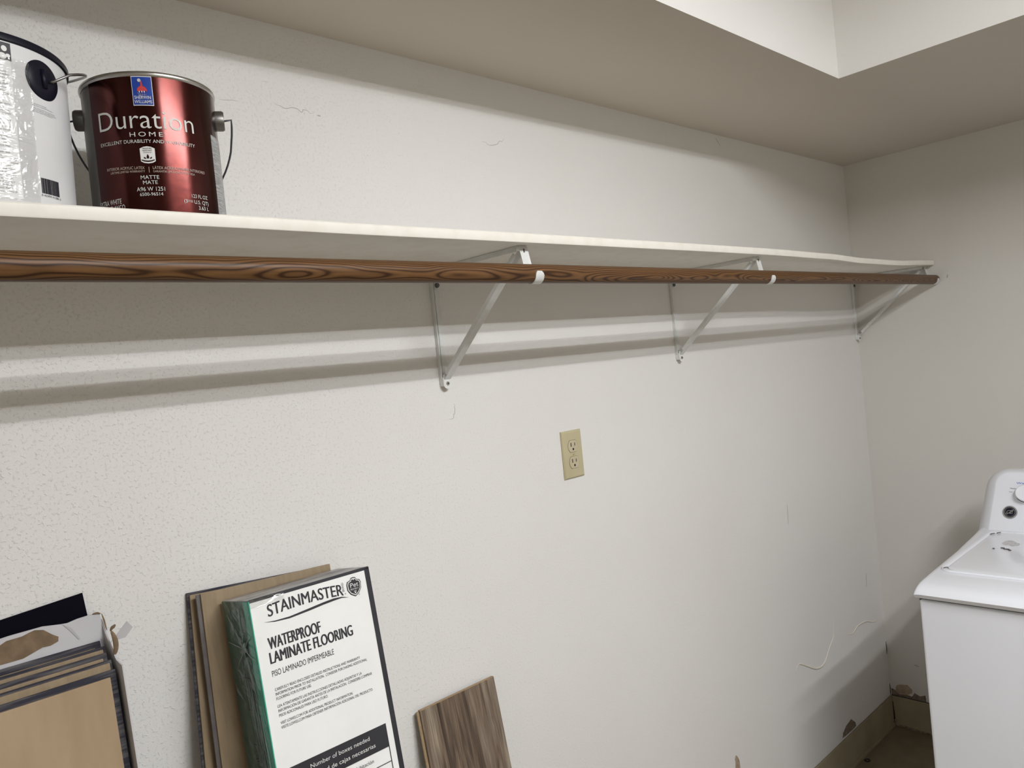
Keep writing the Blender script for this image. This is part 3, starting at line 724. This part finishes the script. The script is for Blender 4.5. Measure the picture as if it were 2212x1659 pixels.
# ------------------------------------------------------------------ wall outlet
OX, OZ = 1.3583, 1.3469
ot = thing('wall_outlet', (OX, 0, OZ), 'ivory two-socket wall outlet with a plain cover plate, below the shelf', 'electrical outlet')
b = MB(); w, h = .0350, .0572
rings = []
for (dx, yy) in ((0, -.0002), (0, -.0022), (.0012, -.0042), (.0036, -.0056), (.006, -.0060)):
    rings.append([(OX - w + dx, yy, OZ - h + dx), (OX + w - dx, yy, OZ - h + dx), (OX + w - dx, yy, OZ + h - dx), (OX - w + dx, yy, OZ + h - dx)])
b.loft(rings); b.build('cover_plate', M['ivory'], ot, smooth=30)
for sgn in (1, -1):
    cz_ = OZ + sgn * .0194
    out = []
    R0 = .0172; hh = .0142
    a0 = math.asin(hh / R0)
    for k in range(9): a = -a0 + 2 * a0 * k / 8; out.append((R0 * math.cos(a), R0 * math.sin(a)))
    for k in range(9): a = PI - a0 + 2 * a0 * k / 8; out.append((R0 * math.cos(a), R0 * math.sin(a)))
    b = MB(); b.prism([(OX + x * 1.045, -.0062, cz_ + y * 1.05) for x, y in out], [(OX + x * 1.045, -.001, cz_ + y * 1.05) for x, y in out])
    gap = None
    g = b.build('socket_outline', M['kraft'], ot)
    b = MB(); b.prism([(OX + x, -.0070, cz_ + y) for x, y in out], [(OX + x, -.001, cz_ + y) for x, y in out]); rc = b.build('receptacle', M['ivory2'], ot, bevel=.0004)
    b = MB()
    b.box(OX - .0080, OX - .0056, -.0074, -.003, cz_ - .0005, cz_ + .0085); b.box(OX + .0052, OX + .0072, -.0074, -.003, cz_ + .0002, cz_ + .0078)
    gp = [(OX + .0026 * math.cos(t), cz_ - .0075 + .0026 * math.sin(t)) for t in [math.radians(180 + 180 * k / 6) for k in range(7)]] + [(OX + .0026, cz_ - .0055), (OX + .0012, cz_ - .0045), (OX - .0012, cz_ - .0045), (OX - .0026, cz_ - .0055)]
    b.prism([(a, -.0074, c) for a, c in gp], [(a, -.003, c) for a, c in gp]); b.build('slots', M['black'], rc)
b = MB(); b.lathe([(.0030, 0), (.0026, .0012), (.0001, .0016)], (OX, -.0060, OZ), 16, axis=(0, -1, 0)); sw = b.build('screw', M['ivory2'], ot, smooth=50)
b = MB(); b.box(OX - .0022, OX + .0022, -.0077, -.0070, OZ - .0004, OZ + .0004); b.build('screw_slot', M['black'], sw)

# ------------------------------------------------------------------ leaning frames
def lean_frame(P, lean, roll, yaw=0.0):
    u = Vector((1, 0, 0)); v = Vector((0, 0, 1)); n_ = Vector((0, -1, 0))
    c, s = math.cos(roll), math.sin(roll); u, v = u * c + v * s, v * c - u * s
    def rx(a): return Vector((a.x, a.y * math.cos(lean) + a.z * math.sin(lean), a.z * math.cos(lean) - a.y * math.sin(lean)))
    def rz(a): return Vector((a.x * math.cos(yaw) - a.y * math.sin(yaw), a.x * math.sin(yaw) + a.y * math.cos(yaw), a.z))
    u, v, n_ = rz(rx(u)), rz(rx(v)), rz(rx(n_)); P = Vector(P)
    f = lambda a, b_, c_: P + u * a + v * b_ + n_ * c_
    f.len = (P.z - 0.002) / v.z
    f.P, f.u, f.v, f.n = P, u, v, n_
    return f
def base_of(f, w, t):
    q = f(w / 2, -f.len, -t / 2); return (q.x, q.y, 0)

# ------------------------------------------------------------------ carton of laminate flooring
SS = .974
fr = lean_frame((.4724, -.1398, 1.2632), .1501, -.0100, .0187)
BW, BT = .2168 * SS, .100
# two far corners at the foot touch the floor; length chosen so that the lowest corner rests on it
BL = min((fr.P.z + fr.n.z * -BT) / fr.v.z, fr.P.z / fr.v.z) - .001
bx = thing('laminate_flooring_carton', base_of(fr, BW, BT), 'shrink-wrapped white and green carton of laminate flooring leaning on tan planks', 'carton')
b = MB(); b.fbox(fr, 0, BW, -BL, 0, -BT, 0); 
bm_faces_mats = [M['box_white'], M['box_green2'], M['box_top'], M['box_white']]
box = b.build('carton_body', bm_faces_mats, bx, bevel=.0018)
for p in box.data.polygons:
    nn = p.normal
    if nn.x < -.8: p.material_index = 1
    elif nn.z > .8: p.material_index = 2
# bright green folded strip along the left front edge, black border at the right and the top
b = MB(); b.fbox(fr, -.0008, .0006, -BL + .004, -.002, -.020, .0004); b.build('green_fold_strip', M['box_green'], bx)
b = MB(); b.fbox(fr, BW - .0088, BW + .0005, -BL + .004, -.0004, -.006, .0006); b.fbox(fr, .001, BW, -.0042, .0005, -.004, .0006); b.build('black_border', M['ink'], bx, bevel=.0004)
FP = lambda u, v: fr(u * SS, v * SS, .0004)
b = MB()
X = lambda s, u0, u1, v, h, **k: text_to(b, s, u0, u1, v, v, h, FP, **k)
heavy(b, 'STAINMASTER', .0266, .1615, -.0322, -.0345, .0180, FP, .0009, arch=.0040)
heavy(b, 'WATERPROOF', .0192, .1105, -.0800, -.0800, .0173, FP, .0013, 4)
heavy(b, 'LAMINATE FLOORING', .0180, .1662, -.1015, -.1015, .0168, FP, .0013, 4)
X('PISO LAMINADO IMPERMEABLE', .0178, .1258, -.1206, .0087)
X('CAREFULLY READ ENCLOSED DETAILED INSTRUCTIONS AND WARRANTY', .0181, .1708, -.1424, .0042)
X('INFORMATION PRIOR TO INSTALLATION.  CONSIDER PURCHASING ADDITIONAL', .0181, .1828, -.1492, .0042)
X('FLOORING FOR FUTURE USE.', .0181, .0778, -.1560, .0042)
X('LEA ATENTAMENTE LAS INSTRUCCIONES DETALLADAS ADJUNTAS Y LA', .0181, .1687, -.1674, .0042)
X('INFORMACI\u00d3N DE GARANT\u00cdA ANTES DE LA INSTALACI\u00d3N.  CONSIDERE COMPRAR', .0181, .1876, -.1741, .0042)
X('PISOS ADICIONALES PARA USO FUTURO.', .0181, .1026, -.1812, .0042)
X('VISIT LOWES.COM FOR ADDITIONAL PRODUCT INFORMATION.', .0185, .1467, -.1923, .0042)
X('VISITE LOWES.COM PARA OBTENER INFORMACI\u00d3N ADICIONAL DEL PRODUCTO.', .0185, .1840, -.1991, .0042)
X('Habitaci\u00f3n', .1261, .1625, -.3085, .0058)
X('\u00ae', .1636, .1660, -.0342, .0024); X('\u00ae', .1890, .1916, -.0418, .0024)
vs, fs = glyphs('BRAND', .02)
xm = max(v[0] for v in vs)
b.add([FP(.1638 - y / CAP * .0040, -.0292 + x / xm * .0150) for x, y in vs], fs)
b.add([FP(*q) for q in [(.0178, -.0378), (.0361, -.0402), (.0611, -.0408), (.097, -.0378), (.1218, -.0355), (.142, -.0345), (.157, -.0359), (.1704, -.0404), (.1567, -.0378), (.1439, -.0382), (.1212, -.0394), (.0964, -.0416), (.0607, -.0437), (.036, -.0419)]], [tuple(range(14))])
b.build('black_lettering', M['ink'], bx, fix=False)
# table header band
b = MB(); put0 = lambda u, v, n_: fr(u * SS, v * SS, n_)
def fslab(mb, u0, u1, v0, v1, n0, n1, mi=0): mb.fbox(lambda a, c, d_: fr(a * SS, c * SS, d_), u0, u1, v0, v1, n0, n1, mi)
fslab(b, .0190, .1962, -.2950, -.2577, -.0002, .0009)
fslab(b, .1950, .1962, -.60, -.2950, -.0002, .0009); fslab(b, .0190, .0202, -.60, -.2950, -.0002, .0009)
for vv in (-.3180, -.345, -.372, -.40): fslab(b, .0190, .1962, vv - .0010, vv, -.0002, .0009)
b.build('table_header', M['ink'], bx)
b = MB(); F2 = lambda u, v: fr(u * SS, v * SS, .0016)
text_to(b, 'Number of boxes needed', .0535, .1613, -.2722, -.2722, .0064, F2)
text_to(b, 'Cantidad de cajas necesarias', .0450, .1698, -.2862, -.2862, .0064, F2)
b.build('white_lettering', M['lett_white'], bx, fix=False)
# pet shield: nested outlines
SHD = [(.1835, -.0098), (.1790, -.0104), (.1769, -.0139), (.171, -.0154), (.1691, -.021), (.1695, -.0296), (.1743, -.037), (.1832, -.0421), (.1907, -.0377), (.1958, -.0304), (.1971, -.0209), (.1952, -.0160), (.1895, -.0145), (.1878, -.0108)]
sc_ = lambda k, cu=.1832, cv=-.0255: [(cu + (a - cu) * k, cv + (c - cv) * k) for a, c in SHD]
b = MB()
for k, mi, e in ((1.0, 0, .0008), (.90, 1, .0010), (.80, 0, .0012)):
    b.add([fr(a * SS, c * SS, e) for a, c in sc_(k)], [tuple(range(14))], mi)
F3 = lambda u, v: fr(u * SS, v * SS, .0016)
text_to(b, 'Pet', .1752, .1912, -.0262, -.0258, .0072, F3, bold=.04, mi=1)
text_to(b, 'PROTECT', .1748, .1904, -.0306, -.0308, .0028, F3, bold=.02, mi=1)
for (du, dv, r) in ((0, -.0355, .0014), (-.0019, -.0335, .0006), (-.0007, -.0327, .0006), (.0007, -.0327, .0006), (.0019, -.0335, .0006), (.0, -.0135, .0011)):
    b.add([F3(.1832 + du + r * math.cos(t * PI / 6), dv + r * math.sin(t * PI / 6)) for t in range(12)], [tuple(range(12))], 1)
b.build('shield_emblem', [M['ink'], M['lett_white']], bx, fix=False)
# faint print on the green flank
b = MB()
def side(v, n_): return fr(-.0010, v, n_)
for (v0, v1, n0, n1) in ((-.115, -.165, -.060, -.036), (-.300, -.345, -.066, -.040)):
    for (a0, a1, c0, c1) in ((v0, v0 - .002, n0, n1), (v1, v1 + .002, n0, n1), (v0, v1, n0, n0 + .002), (v0, v1, n1 - .002, n1)):
        b.add([side(a0, c0), side(a1, c0), side(a1, c1), side(a0, c1)], [(0, 1, 2, 3)])
vs, fs = glyphs('NATURAL'); xm = max(v[0] for v in vs)
b.add([side(-.285 + x / xm * .075, -.060 + y / CAP * .008) for x, y in vs], fs)
b.build('side_lettering', M['edge_dark'], bx, fix=False)
# shrink film: closely follows the top, the left flank and the front top
b = MB(); rnd = random.Random(5)
def sheet(f, nu, nv):
    rings = [[f(i / nu, j / nv) for j in range(nv + 1)] for i in range(nu + 1)]
    b.loft(rings, closed=False, caps=False)
wr = lambda a, c: .0008 + .0024 * abs(math.sin(a * 9 + 3 * math.sin(c * 7)) * math.sin(c * 11 + 2 * math.sin(a * 5)))
sheet(lambda a, c: fr(a * BW, wr(a, c), -BT * (1 - c)), 34, 12)
sheet(lambda a, c: fr(-.0006 - wr(c * 4, a), -c * .9, -BT * (1 - a)), 12, 70)
sheet(lambda a, c: fr(a * BW * .26, -c * .012, .0022 + .5 * wr(a, c * .5)), 20, 4)
film = b.build('shrink_wrap', M['film'], bx, smooth=True, fix=False)
# star of gathered film with its creases on the flank
b = MB(); cen = (-.072, -.036)
for k, (dv, dn) in enumerate([(.052, -.040), (.060, .004), (.020, .030), (-.050, .012), (-.075, .022), (-.030, -.030), (.010, -.050), (-.015, .032), (.030, -.018)]):
    p = [fr(-.004, cen[0] + dv * t, cen[1] + dn * t + .002 * math.sin(6 * t)) for t in (0, .3, .6, 1)]
    b.tube(p, .0011, 5, flat=(tuple(fr.u), .4), taper=True)
sp = [fr(-.0042, cen[0] + (.013 if k % 2 else .006) * math.cos(k * PI / 5), cen[1] + (.012 if k % 2 else .005) * math.sin(k * PI / 5)) for k in range(10)]
b.prism(sp, [q + fr.u * .003 for q in sp])
for k in range(5):
    n0 = -.05 + .009 * k
    b.tube([fr(-.0035, -.09 - .02 * k, n0), fr(-.0035, -.16 - .02 * k, n0 + .005), fr(-.0035, -.24 - .015 * k, n0 + .010)], .0006, 5, taper=True)
b.build('film_creases', mat('bunched_film', (0.20, 0.25, 0.235), .3, spec=.8), bx, smooth=True)

# ------------------------------------------------------------------ planks
def plank(name, P, w, t, lean, roll, label, cat, face, edge, length=None, group=None, tongue=.010, side='left', top=True, core=None, tt=.0030):
    f = lean_frame(P, lean, roll)
    ln = f.len if length is None else length
    # keep the lowest corner on the floor
    low = min((f(w, -ln, 0)).z, f(0, -ln, 0).z, f(0, -ln, -t).z, f(w, -ln, -t).z)
    if length is None: ln += (low - .0015) / f.v.z * 1.0
    th = thing(name, base_of(f, w, t), label, cat, group)
    u0 = tongue if side == 'left' else 0; u1 = w - (tongue if side == 'right' else 0)
    b = MB(); b.fbox(f, u0, u1, -ln, -(tongue if top else 0), -t, 0); b.build('board', [face] if core is None else [face, core], th, bevel=.0006)
    b = MB(); k = tt
    if side == 'left': b.fbox(f, 0, tongue + .002, -ln, -.0005, -t + .0008, -t + .0008 + k)
    else: b.fbox(f, w - tongue - .002, w, -ln, -.0005, -t + .0008, -t + .0008 + k)
    if top: b.fbox(f, 0, w, -tongue - .002, 0, -t + .0006, -t + .0006 + k)
    b.build('tongue', edge, th, bevel=.0004)
    return f, th
# three planks between the carton and the wall, tan backs outward
G = 'tan-backed planks behind the carton'
plank('flooring_plank', (.4315, -.0095, 1.2670), .233, .0080, .150, -.070, 'rearmost tan plank behind the carton, its dark left edge against the wall', 'plank', M['cork'], M['edge_dark'], group=G, tongue=.0038, top=True)
plank('flooring_plank', (.4255, -.0205, 1.1075), .20, .0080, .150, -.045, 'shortest tan plank, low between the two tall ones left of the carton', 'plank', M['cork'], M['edge_dark'], group=G, tongue=.004, top=False)
plank('flooring_plank', (.4385, -.0300, 1.2655), .233, .0080, .150, -.040, 'tall tan plank directly behind the shrink-wrapped carton', 'plank', M['cork'], M['edge_grey'], group=G, tongue=.006, top=False)
# the dark wood plank offcut
f, wp = plank('laminate_plank', (.8318, -.0175, .9238), .1985, .0085, .150, 0.0, 'short weathered dark wood-grain laminate plank leaning alone against the wall', 'plank', M['laminate'], M['mdf'], tongue=.0055, top=False)
b = MB(); b.fbox(f, .0055, .1985, -.0002, .0012, -.0078, -.0008); b.build('cut_end', M['mdf'], wp)

# ------------------------------------------------------------------ left stack in the opened carton
SG = 'pale planks standing in the torn carton'
stack = [(-.0860, 1.2090, .2995, 'beech', 'frontmost pale wood-backed plank with charcoal border in the torn carton'),
         (-.0735, 1.2190, .2990, 'cork', 'second pale plank from the front in the torn carton'),
         (-.0610, 1.2275, .2970, 'cork', 'middle one of the five planks in the torn carton'),
         (-.0490, 1.2330, .2985, 'cork', 'second plank from the wall in the torn carton'),
         (-.0370, 1.2400, .2965, 'cork', 'rearmost plank in the torn carton, tallest of the five')]
for i, (yy, zz, xr, fm, lb) in enumerate(stack):
    w = .234
    plank('flooring_plank', (xr - w, yy, zz), w, .0095, .150, 0.0 + (.003 * (i % 2)), lb, 'plank', M[fm], M['edge_dark'], group=SG, tongue=(.0085, .0034, .0060, .0034, .0080)[i], side='right', top=True, tt=.0050)
fc = lean_frame((.060, -.0215, 1.2765), .150, 0.0)
ct = thing('torn_carton', (.18, -.20, 0), 'torn open white cardboard carton holding the stack of pale planks at the left', 'carton')
CLN = fc.len - .004
cp = [(0, -.0030), (.060, -.001), (.115, .0000), (.1310, .0012), (.1710, .0018), (.1930, -.0018), (.2010, -.0026), (.2135, -.0004), (.2350, .0006), (.2425, -.0008), (.2450, -.0280), (.2450, -CLN), (0, -CLN)]
b = MB(); b.prism([fc(a, c, 0) for a, c in cp], [fc(a, c, -.0035) for a, c in cp]); b.build('back_panel', M['carton'], ct)
tp = [(.1196, -.0078), (.1275, -.0044), (.1456, -.0040), (.1531, -.0018), (.1611, -.0002), (.1711, -.0030), (.1808, -.0122), (.1808, -.0122), (.1878, -.0175), (.1866, -.0234), (.1767, -.0264), (.1673, -.0257), (.1434, -.0330), (.1178, -.0330), (0.0, -.0340), (0.0, -.0110)]
b = MB(); b.prism([fc(a, c, .0008) for a, c in tp], [fc(a, c, -.0005) for a, c in tp]); b.build('torn_patch', M['kraft'], ct)
b = MB(); b.prism([fc(a, c, .0007) for a, c in [(.1945, -.0028), (.2019, -.0130), (.2116, -.0290), (.2140, -.0290), (.2049, -.0105)]], [fc(a, c, 0) for a, c in [(.1945, -.0028), (.2019, -.0130), (.2116, -.0290), (.2140, -.0290), (.2049, -.0105)]]); b.build('crease', M['crease'], ct)
# side panel: covers the right flank of the planks, torn lower at the front
b = MB(); sp = [(-.0035, -.010), (.010, -.030), (.026, -.048), (.045, -.066), (.068, -.072), (.068, -CLN), (-.0035, -CLN)]
b.prism([fc(.2436, c, a) for a, c in sp], [fc(.2456, c, a) for a, c in sp]); b.build('side_panel', M['carton'], ct)
# curled kraft edges and the loose white flap
for pth, rad in (([fc(.2450, -.026, .036), fc(.2472, -.034, .037), fc(.2480, -.044, .038), fc(.2465, -.054, .038), fc(.2440, -.060, .036)], .0036),
                 ([fc(.2435, -.002, .0015), fc(.2400, .0004, .002), fc(.2360, .0008, .0015), fc(.2330, .0005, .001)], .0013),
                 ([fc(.2448, -.002, .001), fc(.2460, -.010, .003), fc(.2462, -.018, .006), fc(.2458, -.026, .012)], .0012),
                 ([fc(.2440, -.026, .036), fc(.2465, -.022, .037), fc(.2485, -.021, .0375), fc(.2510, -.0185, .038)], .0024)):
    b = MB(); b.tube(smooth_path(pth), rad, 10, flat=(tuple(fc.n), .5), taper=True); b.build('curled_edge', M['kraft'], ct, smooth=True)
fl = [(.3030, 1.2400), (.3100, 1.2470), (.3150, 1.2530), (.3205, 1.2590), (.3255, 1.2648), (.3320, 1.2545), (.3218, 1.2424), (.3115, 1.2415), (.3059, 1.2425)]
b = MB(); yo = lambda x: -.060 - .25 * (x - .305)
b.prism([(x, yo(x), z) for x, z in fl], [(x, yo(x) + .0008, z) for x, z in fl]); b.build('loose_flap', M['carton'], ct)
# black board against the wall behind the carton
b = MB(); bp_ = [(.045, 1.2840), (.2865, 1.3062), (.330, .0), (.060, .0)]
bp_ = [(.045, 1.2840), (.2865, 1.3062), (.3200, 1.02), (.0785, .998)]
fk = lean_frame((.2865, -.0065, 1.3062), .0100, -.09)
bl = thing('black_board', (.20, -.02, 0), 'thin black board standing behind the torn carton, against the wall', 'board')
fb = lean_frame((.0475, -.0060, 1.2850), .0095, .092)
LB = min(fb.P.z / fb.v.z, 1.26)
b = MB(); b.fbox(fb, 0, .241, -LB, 0, -.0028, 0); b.build('panel', M['black_board'], bl)

# ------------------------------------------------------------------ washing machine
WX0, WX1, WY0, WY1 = 2.050, 2.812, -1.190, -.500
ws = thing('washing_machine', ((WX0 + WX1) / 2, (WY0 + WY1) / 2, 0), 'white top-loading washing machine with rear control console near the corner', 'washing machine')
b = MB(); b.box(WX0 + .012, WX1 - .004, WY0 + .004, WY1 - .006, .025, .872); b.build('cabinet', M['washer'], ws, bevel=.008, segs=3)
b = MB(); b.box(WX0 + .016, WX1 - .01, WY0 + .008, WY1 - .006, .868, .884); b.build('seam_gap', M['washer_grey'], ws)
for fx_ in (WX0 + .06, WX1 - .06):
    for fy in (WY0 + .06, WY1 - .06):
        b = MB(); b.lathe([(.018, 0), (.018, .026)], (fx_, fy, 0), 16, caps=True); b.build('foot', M['black'], ws)
# top deck, profile along x then rounded at the sides
prof = [(WX0 + .002, .8775), (WX0 - .004, .888), (WX0 + .001, .896), (WX0 + .014, .905), (WX0 + .036, .9115), (WX0 + .10, .9150), (2.40, .9165), (2.62, .9180), (2.66, .9200), (WX1, .9200), (WX1, .8775)]
b = MB(); rings = []
def deckring(y, drop):
    r = []
    for i, (x, z) in enumerate(prof):
        zz = z - (drop * (z - .8775) / .042 if z > .88 else 0)
        yo_ = .020 * max(0, min(1, (x - 2.30) / .36)) if y > -.8 and z > .9 else 0
        r.append((x, y + yo_, zz))
    return r
b.loft([deckring(WY1, .012), deckring(WY1 - .002, .006), deckring(WY1 - .007, .002), deckring(WY1 - .015, 0), deckring(WY0 + .015, 0), deckring(WY0 + .007, .002), deckring(WY0 + .002, .006), deckring(WY0, .012)])
b.build('top_deck', M['washer'], ws, smooth=50)
# lid: rounded rectangle with a raised rim round it
def rrect(x0, x1, y0, y1, r, z, n=6):
    o = []
    for cx, cy, a0 in ((x1 - r, y1 - r, 0), (x0 + r, y1 - r, 90), (x0 + r, y0 + r, 180), (x1 - r, y0 + r, 270)):
        for k in range(n + 1): a = math.radians(a0 + 90 * k / n); o.append((cx + r * math.cos(a), cy + r * math.sin(a), z))
    return o
LX0, LX1, LY0, LY1 = 2.190, 2.640, -1.150, -.530
b = MB(); b.loft([rrect(LX0 - .012, LX1 + .008, LY0 - .012, LY1 + .014, .035, .9155), rrect(LX0 - .010, LX1 + .006, LY0 - .010, LY1 + .012, .034, .9205), rrect(LX0 - .003, LX1 + .001, LY0 - .004, LY1 + .004, .032, .9210), rrect(LX0, LX1, LY0, LY1, .03, .9175)], caps=False)
b.build('lid_rim', M['washer'], ws, smooth=50)
b = MB(); b.loft([rrect(LX0 + .002, LX1 - .002, LY0 + .002, LY1 - .002, .028, .9150), rrect(LX0 + .002, LX1 - .002, LY0 + .002, LY1 - .002, .028, .9188), rrect(LX0 + .006, LX1 - .006, LY0 + .006, LY1 - .006, .026, .9196)])
lid = b.build('lid', M['washer'], ws, smooth=40)
for (x, y, s) in ((LX0 + .010, LY1 + .002, .006), (LX1 - .030, LY1 - .002, .009), (LX1 - .012, LY1 - .014, .007)):
    b = MB(); b.tube([(x - s, y, .9208), (x, y - .002, .9212), (x + s, y - .006, .9208)], .0022, 6, flat=((0, 0, 1), .4)); b.build('hinge_gap', M['dirt'], lid)
# smudges and debris on the lid
def hitz(px, py, z=.9196):
    d = Vector(R_) * ((px - 1106) / 1659.79) - Vector(U_) * ((py - 829.5) / 1659.79) + Vector(F_)
    return d
blob = lambda cx, cy, rx, ry, z, sd: [(cx + rx * math.cos(t * PI / 9) * (1 + .12 * math.sin(t * sd * .4)), cy + ry * math.sin(t * PI / 9) * (1 + .10 * math.cos(t * sd * .5)), z) for t in range(18)]
SM = [(2.520, -.600, .030, .016, 1.7, 'smudge'), (2.505, -.618, .020, .012, 2.3, 'smudge'), (2.440, -.5815, .0035, .0028, 2.9, 'dirt'), (2.455, -.600, .0032, .005, 1.9, 'dirt'), (2.446, -.612, .0035, .008, 3.1, 'dirt'), (2.437, -.622, .003, .004, 2.2, 'dirt')]
for cx, cy, rx, ry, sd, mm in SM:
    b = MB(); lo = blob(cx, cy, rx, ry, .9196, sd); b.prism(lo, [(x, y, z + (.0001 + .0002 * sd if mm == 'smudge' else .0018)) for x, y, z in lo])
    b.build('dust_smudge' if mm == 'smudge' else 'dirt_crumb', M[mm], lid)
# console
FB, FK, FZ = 2.660, .42, .920
fX = lambda z: FB + FK * (z - FZ)
def outline(ins, zt, r, zb=.908, n=8):
    y1 = WY1 - ins; y0 = WY0 + ins; o = [(y1 + .0, zb)]
    for k in range(n + 1): a = math.radians(90 * k / n); o.append((y1 - r + r * math.cos(a), zt - r + r * math.sin(a)))
    for k in range(n + 1): a = math.radians(90 + 90 * k / n); o.append((y0 + r + r * math.cos(a), zt - r + r * math.sin(a)))
    o.append((y0, zb)); return o
def cring(ins, zt, r, dx, flare=0.0):
    o = []
    for y, z in outline(ins, zt, r):
        tp = .015 * max(0, 1 - (z - .919) / .12); y += tp if y > -.8 else -tp
        x = fX(z) + dx + (-.018 * max(0, 1 - (z - .918) / .03) if flare else 0)
        o.append((min(x, WX1 + .02), y, z))
    return o
b = MB()
r0 = cring(.029, 1.086, .036, .000); r1 = cring(.024, 1.089, .038, .0020); r2 = cring(.006, 1.0925, .052, .024); r3 = cring(-.010, 1.0925, .064, .044)
r4 = [(2.812, y + (.006 if y > -.8 else -.006), z) for y, z in outline(-.011, 1.088, .066)]
b.loft([r0, r1, r2, r3, r4]); con = b.build('control_console', M['washer'], ws, smooth=50)
FN = Vector((-1, 0, FK)).normalized()
FC = lambda y, z, e=.0008: Vector((fX(z), y, z)) + FN * e
def fdisc(mb, y, z, r, e0, e1, n=32, mi=0, r1=None):
    c = Vector((fX(z), y, z)); mb.lathe([(r, e0), (r, e1 * .8), (r1 or r * .9, e1), (.0001, e1)], c, n, axis=tuple(FN), mi=mi)
b = MB(); fdisc(b, -.6090, 1.0262, .030, 0, .006); kn = b.build('water_level_knob', M['washer'], ws, smooth=40)
b = MB(); c0 = Vector((fX(1.0262), -.6090, 1.0262)); b.lathe([(.0265, .005), (.0265, .0085), (.0262, .0100), (.0245, .0100)], c0, 40, axis=tuple(FN)); b.build('knob_ring', M['washer_grey'], kn, smooth=30)
b = MB(); b.lathe([(.0245, .006), (.0242, .022), (.0225, .0245), (.0001, .0245)], c0, 40, axis=tuple(FN)); b.build('knob_cap', M['washer'], kn, smooth=40)
b = MB(); P_ = lambda u, v: FC(u, v, .0008)
def ftext(mb, s, y0, y1, z, h, mi, **k): text_to(mb, s, y0, y1, z, z, h, lambda u, v: FC(u, v, .0008), mi=mi, **k)
ftext(b, 'Water Level', -.5825, -.6520, 1.0555, .0052, 0, bold=.02)
b.build('blue_lettering', M['blue_ink'], con, fix=False)
b = MB(); ftext(b, 'Medium', -.5665, -.5880, 1.0405, .0030, 0, bold=.02); ftext(b, 'Low', -.5640, -.5725, 1.0308, .0030, 0, bold=.02); ftext(b, 'High', -.5990, -.6110, 1.0470, .0030, 0, bold=.02)
b.build('black_lettering', M['ink'], con, fix=False)
b = MB(); c1 = Vector((fX(.9735), -.5680, .9735)); b.lathe([(.0195, 0), (.0195, .003), (.0180, .0045), (.0160, .0042), (.0160, .0035)], c1, 40, axis=tuple(FN)); bad = b.build('round_badge', M['chrome'], ws, smooth=30)
b = MB(); b.lathe([(.0161, .0036), (.0001, .0037)], c1, 40, axis=tuple(FN)); b.build('badge_face', M['pail_black'], bad)
b = MB(); e1_ = Vector((0, -1, 0)); e2_ = FN.cross(e1_).normalized()
if e2_.z < 0: e2_ = -e2_
Q = lambda a, c: c1 + e1_ * a + e2_ * c + FN * .0042
def curl(cx, cy, r, a0, a1, k=1.0): return [Q(cx + r * (1 - .35 * i / 16) * math.cos(math.radians(a0 + (a1 - a0) * i / 16)), cy + r * k * (1 - .35 * i / 16) * math.sin(math.radians(a0 + (a1 - a0) * i / 16))) for i in range(17)]
GQ = lambda a, c: Q(a + .22 * c, c) + FN * .0003
text_to(b, 'G', -.0088, .0006, -.0050, -.0050, .0105, GQ); text_to(b, 'E', .0008, .0086, -.0050, -.0050, .0105, GQ)
b.tube(curl(.0070, .0042, .0030, 20, 300), .0006, 6); b.tube(curl(-.0074, -.0042, .0030, 160, 420), .0006, 6)
b.tube([Q(.0135 * math.cos(t * PI / 16), .0135 * math.sin(t * PI / 16)) for t in range(33)], .0005, 6)
b.build('script_monogram', M['chrome'], bad, smooth=True)

# ------------------------------------------------------------------ small ring and crumbs on the floor
b = MB(); b.tube([(2.7567 + .0095 * math.cos(t * PI / 12), -.0240 + .0085 * math.sin(t * PI / 12), .0022) for t in range(25)], .0020, 8)
setp(b.build('rubber_ring', M['black'], loc=(2.7567, -.024, 0), smooth=True), 'small dark rubber ring lying on the floor near the corner baseboard', 'ring')
